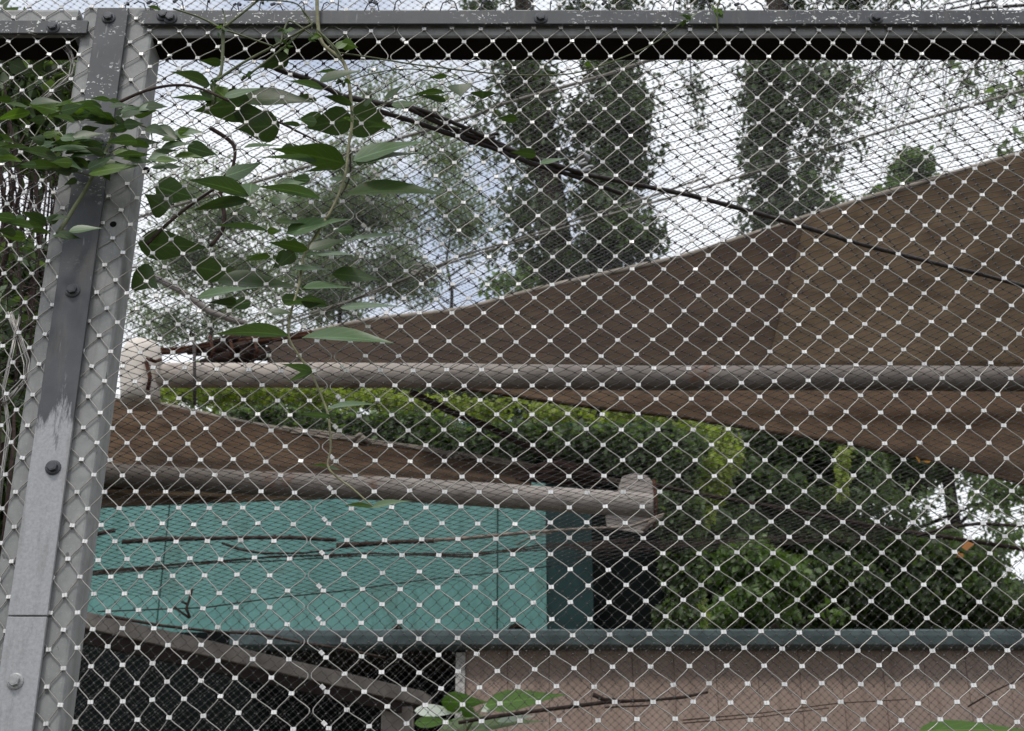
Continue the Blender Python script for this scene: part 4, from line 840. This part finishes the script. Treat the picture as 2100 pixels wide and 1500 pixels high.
h = crown('ivy_curtain', [(1290, 920, 12.2, 90, 45, .12, 1.2), (1380, 950, 12.2, 50, 60, .12, 1.6), (1390, 1050, 12.2, 45, 60, .12, 1.6), (1400, 1160, 12.3, 40, 80, .12, 1.5), (1390, 1270, 12.3, 45, 40, .12, 1.4), (1230, 900, 12.2, 90, 30, .12, .8)], 900, .075, M['f_dark'], None, .6, .8, 4, -.5)
tag(h, 'dark ivy curtain over the right edge of the added black panel', 'ivy')
# shrub behind the left panel
t = thing('tangled_shrub', 'dark tangled shrub of bare stems and leaves behind the mesh left of the post', 'shrub', trunk_to_ground(40, 600, 4.2))
mb = MB()
for k in range(26):
    x = random.uniform(-60, 150); pts = [(x + random.uniform(-40, 40), 1250), (x + random.uniform(-30, 30), 900), (x + random.uniform(-30, 30), 600), (x + random.uniform(-40, 40), 380), (x + random.uniform(-50, 60), 180)]
    limb(mb, [at(a, b, 4.2 + random.uniform(-.4, .5)) for a, b in pts], random.choice((.02, .008, .006, .005)), .003, 5, .02)
for k in range(150):
    x = random.uniform(-40, 150); y = random.uniform(300, 760); a = random.uniform(0, 6.3); L = random.uniform(30, 90)
    Y = 4.0 + random.uniform(-.4, .4); limb(mb, [at(x, y, Y), at(x + L * .5 * math.cos(a) + 10, y + L * .5 * math.sin(a) - 8, Y), at(x + L * math.cos(a), y + L * math.sin(a), Y + .05)], .003, .0015, 4)
mb.build('stems', M['stem_dead'], t, True)
crown('leaves', [(40, 130, 4.0, 70, 50, .25, 1.1), (120, 170, 4.1, 50, 60, .25, .9), (60, 240, 4.1, 80, 60, .25, 1.2), (100, 320, 4.2, 70, 50, .2, .5), (70, 570, 4.3, 70, 80, .25, .7), (30, 720, 4.3, 60, 90, .25, 1.0), (20, 900, 4.3, 60, 110, .25, 1.0), (0, 1050, 4.3, 40, 80, .2, 1.0)], 90, .075, M['f_dark'], t, .5, .6, 8, -.5)
crown('leaves', [(40, 130, 4.6, 90, 60, .25, 1.5), (100, 200, 4.6, 80, 60, .25, 1.4), (20, 250, 4.6, 80, 60, .25, 1.4), (60, 620, 4.7, 90, 70, .2, 1.2), (20, 800, 4.7, 80, 120, .2, 1.4), (0, 980, 4.7, 60, 120, .2, 1.4)], 110, .09, M['f_dark'], t, .6, .6, 6, -.6)
# ------------------------------------------------------------------ loose rope bundles, sticks and the plants on the mesh
def bundle(lab, pts, n, spread, Y, r=.0012):
    mb = MB()
    for k in range(n):
        ox, oy = random.uniform(-spread, spread), random.uniform(-spread, spread) * .6
        mb.tube([at(x + ox * random.uniform(.6, 1.2) + random.uniform(-2, 2), y + oy + random.uniform(-3, 3), Y + random.uniform(-.012, .012)) for x, y in pts], r, 5)
    return tag(mb.build('wire_bundle', M['wire'], None, True), lab, 'wire bundle', 'slack rope bundles beside the post')
bundle('slack bundle of steel rope curving beside the post near the top left', ((132, 92), (143, 110), (150, 132), (146, 152), (125, 170), (100, 192), (84, 205)), 7, 5, 2.275)
bundle('slack bundle of steel rope along the left side of the post at mid height', ((20, 640), (42, 700), (58, 742), (54, 780), (30, 805), (8, 830)), 6, 7, 2.27)
bundle('long slack bundle of steel rope hanging at the far left edge', ((40, 650), (25, 720), (8, 800), (20, 880), (8, 960), (0, 1040)), 7, 9, 2.275)
def sticks(lab, paths, name='stick', mat='twig', cat='stick', Yd=None):
    mb = MB()
    for pts, r in paths:
        q = []
        for (x, y) in pts: q.append(at(x, y + random.uniform(-1.5, 1.5), Yd) if Yd else atz(x, y, RC - .012 + r))
        mb.tube(q, [r * random.uniform(.85, 1.15) * (1 - .3 * i / len(q)) for i in range(len(q))], 6)
    return tag(mb.build(name, M[mat], None, True), lab, cat)
sticks('dark stick lying along the net in front of the teal wall', [(((250, 1111), (330, 1106), (420, 1104), (520, 1103), (600, 1104), (690, 1107)), .011)], Yd=6.0)
sticks('reddish dark stick end to end with the long stick on the net', [(((690, 1121), (760, 1116), (820, 1110), (890, 1109)), .013)], Yd=6.0)
sticks('stub of dark stick beside the post in front of the teal wall', [(((190, 1096), (236, 1087)), .012)], Yd=6.0)
sticks('thin bent twig under the long stick on the net', [(((455, 1113), (490, 1126), (540, 1136), (620, 1134), (690, 1128)), .006)], Yd=6.0)
sticks('forked dark twig hanging in front of the teal wall', [(((394, 1208), (388, 1230), (382, 1248), (390, 1268)), .008), (((384, 1240), (372, 1234)), .006), (((388, 1266), (368, 1252), (358, 1246)), .006)], 'twig', Yd=6.0)
sticks('tangle of fine dry stems drooping across the teal wall', [(((190, 1172 + random.uniform(-8, 8)), (360, 1158 + random.uniform(-6, 6)), (560, 1146 + random.uniform(-6, 6)), (760, 1136 + random.uniform(-5, 5)), (960, 1138 + random.uniform(-6, 6)), (1120, 1120 + random.uniform(-6, 8)), (1300, 1110 + random.uniform(-8, 10))), .0022) for k in range(9)], 'dry_stems', 'twig', 'dry stems', Yd=6.05)
sticks('thin black cord sloping up across the lower teal wall', [(((200, 1256), (420, 1246), (560, 1228), (700, 1212), (860, 1192), (1010, 1175), (1130, 1160)), .0032)], 'cord', 'twig', 'cord', Yd=6.1)
sticks('pale peeling twig reaching from the net to the end of the short white pole', [(((830, 1112), (960, 1105), (1090, 1092), (1200, 1084), (1290, 1083), (1340, 1062), (1362, 1055)), .008), (((1060, 1118), (1090, 1100), (1130, 1094)), .004), (((1318, 1088), (1338, 1070), (1358, 1058)), .010)], 'pale_twig', 'twig_pale', 'twig', Yd=6.1)
sticks('long brown stem drooping from the post over the low beam', [(((215, 1262), (330, 1284), (440, 1296), (530, 1300), (620, 1318), (700, 1332), (790, 1350)), .008)], 'long_stem', 'twig', 'stem', Yd=6.4)
sticks('forked dead twig lying across the pink boards', [(((940, 1482), (1010, 1470), (1080, 1462), (1180, 1448), (1250, 1440), (1340, 1436), (1400, 1430), (1452, 1420)), .009), (((1216, 1424), (1240, 1434), (1262, 1436)), .010), (((1240, 1450), (1330, 1448)), .004)], 'dead_twig', 'twig', 'twig', Yd=6.3)
sticks('thin black cord at the lower right corner', [(((1985, 1450), (2040, 1418), (2110, 1385)), .004)], 'cord', 'twig', 'cord', Yd=6.3)
sticks('grey pair of thin stems drooping over the right end of the gutter boards', [(((1400, 1478), (1560, 1462), (1720, 1442), (1860, 1436)), .0025), (((1400, 1484), (1560, 1470), (1700, 1452)), .0025)], 'dry_stems', 'twig', 'dry stems', Yd=6.4)
for k in range(4):
    y0 = (985, 1005, 960, 1030)[k]
sticks('fine dry stems strung beside the capped end of the short white pole', [(((1180, 1120 + random.uniform(-15, 25)), (1350, 1115 + random.uniform(-15, 15)), (1550, 1110 + random.uniform(-20, 20)), (1800, 1100 + random.uniform(-30, 20))), .002) for k in range(7)], 'dry_stems', 'twig', 'dry stems', Yd=6.2)

def leaf_mesh(b, t, wpx, full=.42, curl=.10, fold=.12):
    """ovate pointed leaf from base to tip; wpx is how wide it looks from here, the rest of its width goes into depth"""
    b = Vector(b); t = Vector(t); ax = t - b; L = ax.length
    q = (b + t) / 2 - E0; view = q.normalized(); m_ = (q.y * CT + q.z * ST) / F
    w = wpx * m_; perp = ax.cross(view)
    if perp.length < 1e-6: perp = Vector((1, 0, 0))
    perp.normalize(); dep = ax.cross(perp).normalized()
    if dep.dot(view) < 0: dep = -dep
    W = max(w, full * L); dd = math.sqrt(max(0, W * W - w * w))
    wv = perp * w + dep * dd; Wl = wv.length; wv.normalize(); nrm = ax.cross(wv).normalized()
    if nrm.z < 0: nrm = -nrm
    curl = random.uniform(-.02, .20); fold = random.uniform(0, .35); twist = random.uniform(-.6, .6)
    st = [(0, .02), (.05, .46), (.14, .84), (.26, 1.0), (.40, .93), (.55, .70), (.70, .42), (.84, .19), (.94, .07), (1, .0)]
    mb = MB(); ln = []
    for s, h in st:
        c = b + ax * s + nrm * (-curl * L * (s * s) + curl * L * s * .9)
        hw = Wl * .5 * h; wq = wv * math.cos(twist * (s - .3)) + nrm * math.sin(twist * (s - .3))
        if h == 0: ln.append([c, c, c])
        else: ln.append([c - wq * hw + nrm * fold * hw, c, c + wq * hw + nrm * fold * hw * .6])
    for i in range(len(st) - 1):
        k = len(mb.v)
        if i == len(st) - 2:
            mb.v += [tuple(p) for p in ln[i]] + [tuple(ln[i + 1][1])]; mb.f += [(k, k + 1, k + 3), (k + 1, k + 2, k + 3)]
        else:
            mb.v += [tuple(p) for p in ln[i]] + [tuple(p) for p in ln[i + 1]]; mb.f += [(k, k + 1, k + 4, k + 3), (k + 1, k + 2, k + 5, k + 4)]
    m = mb.mesh('leaf', True)
    rib = []; al = []
    for i in range(len(st) - 1):
        if i == len(st) - 2: rib += [0, 1, 0, 1]; al += [st[i][0]] * 3 + [1]
        else: rib += [0, 1, 0, 0, 1, 0]; al += [st[i][0]] * 3 + [st[i + 1][0]] * 3
    for nm, vals in (('rib', rib), ('along', al)): m.attributes.new(nm, 'FLOAT', 'POINT').data.foreach_set('value', [float(q) for q in vals])
    import bmesh
    bm = bmesh.new(); bm.from_mesh(m); bmesh.ops.remove_doubles(bm, verts=bm.verts, dist=1e-6); bm.to_mesh(m); bm.free()
    m.polygons.foreach_set('use_smooth', [True] * len(m.polygons)); return m
KM = {'d': 'leaf', 'g': 'leaf_pale', 'n': 'leaf_new'}
def put_leaves(spec, parent, Yc):
    for i, q in enumerate(spec):
        bx, by, tx, ty, wp, kd = q[:6]; Y = q[6] if len(q) > 6 else Yc
        dy = random.uniform(-.02, .02)
        Y0 = Y + random.uniform(-.008, .008)
        b = at(bx, by, Y0); t = at(tx, ty, Y0 + dy)
        link('leaf', leaf_mesh(b, t, wp * 1.18), M[KM[kd]], parent)
def stems(paths, parent, Yc, mat='stem', name='stem'):
    for pts, r in paths:
        P = []
        for i in range(len(pts) - 1):
            p0 = pts[max(i - 1, 0)]; p1 = pts[i]; p2 = pts[i + 1]; p3 = pts[min(i + 2, len(pts) - 1)]
            for t in (0, .25, .5, .75):
                x, y = [.5 * (2*p1[k] + (p2[k]-p0[k])*t + (2*p0[k]-5*p1[k]+4*p2[k]-p3[k])*t*t + (3*p1[k]-p0[k]-3*p2[k]+p3[k])*t**3) for k in (0, 1)]
                P.append(at(x, y, Yc + .006 * math.sin(i + t)))
        P.append(at(*pts[-1], Yc)); mb = MB()
        mb.tube(P, [r * (1 - .35 * i / len(P)) for i in range(len(P))], 6); mb.build(name, M[mat], parent, True)
FR, BH = 2.205, 2.30                              # in front of and behind the mesh
vine = thing('climbing_vine', 'long climbing vine with pointed leaves trailing down the mesh right of the post', 'vine', at(690, 400, 2.2))
stems([(((650, -10), (652, 50), (662, 90), (700, 122), (712, 150), (718, 190), (722, 250), (715, 300), (708, 360), (685, 420), (668, 450)), .0040),
       (((668, 450), (650, 480), (625, 520), (618, 550), (612, 590), (597, 640), (592, 690), (610, 725), (640, 770), (668, 835), (675, 860)), .0028),
       (((675, 860), (678, 920), (672, 955), (690, 978), (720, 1000), (745, 1022), (765, 1040)), .0020)], vine, 2.222, 'stem_pale')
stems([(((457, 58), (457, 100), (453, 150), (440, 170), (436, 215)), .0040), (((457, 60), (410, 36), (355, 18)), .0024), (((457, 58), (500, 25), (540, -8)), .0028), (((457, 58), (462, 40), (456, 18)), .0018),
       (((457, 60), (510, 78), (560, 95)), .0022), (((440, 168), (500, 128), (575, 88), (640, 50)), .0028), (((495, 165), (560, 115), (645, 45)), .0024), (((575, 92), (585, 55), (600, 45), (650, 80)), .0022),
       (((650, 60), (680, 95), (700, 120), (690, 100), (660, 70)), .0022), (((620, 20), (635, 40), (640, 60)), .0018), (((500, 0), (600, 5), (625, 30), (635, 48)), .0018)], vine, 2.200)
stems([(((690, 108), (760, 118), (860, 134), (1000, 150), (1100, 155), (1180, 150), (1260, 125), (1340, 90), (1405, 42)), .0018), (((700, 172), (760, 152), (830, 142), (900, 150), (985, 185), (1022, 222)), .0013),
       (((722, 240), (760, 225), (830, 200), (920, 188), (960, 190)), .0013), (((1478, -6), (1470, 25), (1472, 62)), .0022), (((940, 192), (905, 150), (880, 132)), .001)], vine, 2.225, 'stem')
stems([(((240, 212), (300, 186), (360, 175), (410, 182), (470, 208)), .0032)], vine, 2.190, 'stem_dead')
stems([(((300, 502), (345, 458), (395, 418), (440, 388)), .0036), (((430, 262), (470, 288), (482, 310), (476, 345), (460, 362)), .0042), (((450, 395), (460, 440), (455, 475), (432, 505)), .0050), (((570, 250), (650, 290), (700, 318)), .0020), (((716, 300), (718, 360), (700, 400)), .0022)], vine, 2.285, 'stem_dead')
put_leaves([(430,172,347,146,22,'d'),(455,130,406,124,16,'d'),(592,116,528,140,32,'d',BH),(462,200,428,172,30,'n'),(460,198,538,180,14,'g'),(443,212,406,184,20,'d'),(440,208,350,200,8,'g'),
    (515,212,396,228,60,'d',BH),(495,205,648,209,34,'d',BH),(478,232,562,238,36,'d',BH),(574,258,480,264,56,'d',BH),(722,242,622,264,52,'d',BH),(716,238,810,262,66,'d',BH),
    (655,168,745,144,18,'d'),(662,180,586,165,13,'g'),(722,214,660,196,15,'d'),(745,216,770,199,9,'d'),(790,202,829,174,11,'d'),(912,192,846,194,9,'d'),(942,173,945,200,42,'d'),(990,187,990,204,44,'d'),(915,208,848,194,11,'d'),
    (917,158,878,160,9,'d'),(1062,245,1018,243,15,'d'),(1100,318,1045,312,18,'d'),(1108,336,1178,323,9,'g'),(725,330,888,287,28,'g'),(735,336,900,312,15,'d'),(708,402,914,396,30,'d'),(708,335,550,304,42,'d'),(650,332,505,322,9,'g'),
    (657,408,528,382,17,'g'),(588,480,734,447,28,'g'),(632,512,548,497,20,'d'),(634,512,718,491,20,'d'),(710,495,836,479,9,'g'),(604,518,568,548,26,'d'),(650,520,760,526,9,'g'),(548,474,578,474,14,'n'),
    (384,302,446,318,32,'g'),(358,321,416,322,13,'n'),(462,362,541,332,26,'g'),(465,370,504,359,14,'d'),(510,402,385,368,26,'g'),(515,376,512,404,32,'g'),(500,304,582,299,8,'g'),
    (318,383,404,406,48,'g',BH),(345,430,296,398,48,'d',BH),(510,412,393,432,18,'d'),(498,424,538,452,13,'d'),(550,474,432,462,9,'d'),(565,455,632,460,10,'d'),(283,500,428,508,54,'d',BH),(274,560,326,592,54,'d',BH),
    (398,548,504,565,44,'d',BH),(446,576,640,595,34,'d',BH),(405,610,542,588,18,'g'),(622,590,734,592,16,'g'),(682,562,783,575,28,'d'),(603,550,684,553,10,'g'),(555,525,488,541,9,'d'),(595,518,558,552,28,'d',BH),
    (672,628,562,625,13,'g'),(698,631,838,629,13,'g'),(592,689,436,685,22,'g'),(618,694,808,702,27,'g'),(641,763,570,745,15,'g'),(640,765,588,783,11,'g'),(668,840,770,828,11,'g'),(682,854,608,849,10,'g'),
    (671,957,636,955,5,'g'),(676,960,699,964,7,'d'),(764,1040,706,1036,8,'g'),(763,1041,848,1027,13,'g'),(700,88,735,98,22,'n'),(690,100,722,78,14,'n'),(575,90,560,72,10,'d'),(1415,40,1398,28,6,'d'),(1412,38,1432,26,6,'d'),(1408,44,1388,52,5,'d'),(1200,128,1216,138,10,'n'),
    (330,20,300,12,6,'d'),(700,150,640,150,8,'d')], vine, FR)
vine2 = thing('climbing_vine', 'leafy vine shoots in whorls crossing in front of the steel post', 'vine', at(180, 350, 2.19))
stems([(((118, 480), (138, 450), (150, 430), (172, 395), (190, 362), (205, 335), (222, 300), (232, 268), (238, 245)), .0042), (((60, 305), (72, 280), (85, 258), (105, 228)), .0018), (((250, 248), (280, 255), (308, 268), (312, 300)), .0016),
       (((190, 362), (150, 350), (110, 325), (70, 300)), .0014), (((190, 360), (215, 330), (240, 305), (300, 290)), .0014)], vine2, 2.190)
put_leaves([(117,226,56,214,30,'n'),(115,224,152,202,14,'n'),(184,232,143,212,20,'g'),(226,205,184,202,9,'g'),(248,212,218,206,12,'g'),(244,229,292,219,14,'g'),(236,246,160,235,13,'d'),(240,249,173,247,11,'d'),(248,240,314,228,11,'d'),(285,227,337,213,12,'g'),
    (62,230,-12,247,18,'n'),(92,246,56,247,18,'d'),(58,219,6,211,7,'g'),(88,279,130,270,13,'n'),(74,302,140,291,14,'g'),(62,304,-8,303,7,'d'),(117,323,36,306,20,'g'),(94,312,200,304,11,'g'),(144,322,227,314,11,'g'),(120,343,10,343,16,'d'),(114,326,172,350,18,'g'),
    (182,344,135,319,14,'n'),(180,347,234,320,20,'g'),(182,357,288,339,18,'n'),(232,313,287,315,12,'n'),(307,300,222,287,12,'d'),(264,261,216,271,16,'g'),(236,255,191,252,9,'d'),(310,318,367,308,13,'d'),(304,326,367,328,16,'g'),(158,368,130,380,12,'d'),(-14,316,37,325,28,'g'),
    (96,459,38,432,20,'d'),(98,456,132,439,16,'d'),(90,469,11,457,13,'d'),(100,478,53,474,9,'d'),(118,478,167,490,16,'d'),(110,482,142,490,9,'d'),(235,240,262,262,14,'d'),(230,242,205,228,12,'g'),(238,236,256,220,10,'d'),(215,352,226,372,14,'d'),
    (20,130,62,148,30,'d',BH),(62,150,95,120,24,'d',BH),(300,262,345,276,20,'d'),(312,262,376,292,24,'d')], vine2, 2.175)
extra = []
for cx, cy, rx, ry, n in ((225, 235, 75, 22, 16), (110, 300, 110, 40, 16), (250, 320, 110, 34, 18), (90, 460, 60, 26, 7), (330, 300, 50, 30, 6), (60, 225, 70, 22, 6)):
    for k in range(n):
        x = cx + random.uniform(-rx, rx); y = cy + random.uniform(-ry, ry); s_ = 1 if x > cx else -1; L = random.uniform(30, 70)
        extra.append((x, y, x + s_ * L, y + random.uniform(-14, 10), random.uniform(9, 20), random.choice('dgdgdn'), random.uniform(2.13, 2.20)))
put_leaves(extra, vine2, 2.17)
extra = []
for k in range(26):
    y = random.uniform(180, 640); x = interp([(100, 700), (250, 720), (420, 685), (550, 618), (640, 600)], 0) if 0 else 715 - max(0, y - 280) * .32 + random.uniform(-150, 110)
    L = random.uniform(35, 75); s_ = random.choice((-1, 1)); extra.append((x, y, x + s_ * L, y + random.uniform(-10, 12), random.uniform(8, 24), random.choice('ddgdg'), random.choice((2.2, 2.3, 2.31))))
for cx, cy in ((457, 60), (585, 62), (592, 95), (640, 75), (500, 150), (440, 170), (1412, 38), (1472, 20), (700, 170), (722, 240)):
    for k in range(6):
        a = random.uniform(0, 6.3); L = random.uniform(8, 22); x = cx + random.uniform(-8, 8); y = cy + random.uniform(-8, 8)
        extra.append((x, y, x + L * math.cos(a), y + L * .7 * math.sin(a), random.uniform(3, 9), random.choice('dgn'), 2.2))
put_leaves(extra, vine, 2.2)
# broad-leaved plant low behind the far net, and one at the lower right corner
pl = thing('broadleaf_plant', 'big green leaves with white blotches poking up at the bottom centre', 'plant', at(950, 1560, 6.6))
put_l = [(905,1440,1002,1440,42,'plant',6.6),(995,1448,1165,1424,44,'plant',6.6),(850,1458,950,1462,26,'plant_white',6.62),(850,1484,935,1478,24,'plant',6.55),(985,1458,1060,1432,22,'plant_white',6.62),(948,1455,985,1470,26,'plant',6.55),(900,1500,1130,1478,40,'f_dark',6.7),(1020,1480,1100,1468,14,'plant_white',6.65)]
for bx, by, tx, ty, wp, mk, Y in put_l: link('leaf', leaf_mesh(at(bx, by, Y), at(tx, ty, Y + .03), wp, .3), M[mk], pl)
mb = MB(); limb(mb, [at(960, 1600, 6.6), at(955, 1500, 6.6), at(950, 1455, 6.6)], .012, .006, 6); limb(mb, [at(955, 1500, 6.6), at(990, 1450, 6.6)], .008, .004, 6); mb.build('stem', M['stem'], pl, True)
pl = thing('broadleaf_plant', 'green broad leaf just entering at the bottom right corner', 'plant', at(1980, 1560, 6.6))
link('leaf', leaf_mesh(at(1885, 1500, 6.6), at(2140, 1500, 6.63), 36, .3), M['plant'], pl); link('leaf', leaf_mesh(at(1880, 1512, 6.65), at(1920, 1500, 6.66), 14, .3), M['plant_white'], pl)
mb = MB(); limb(mb, [at(1960, 1620, 6.6), at(1900, 1505, 6.6)], .01, .005, 6); mb.build('stem', M['stem'], pl, True)
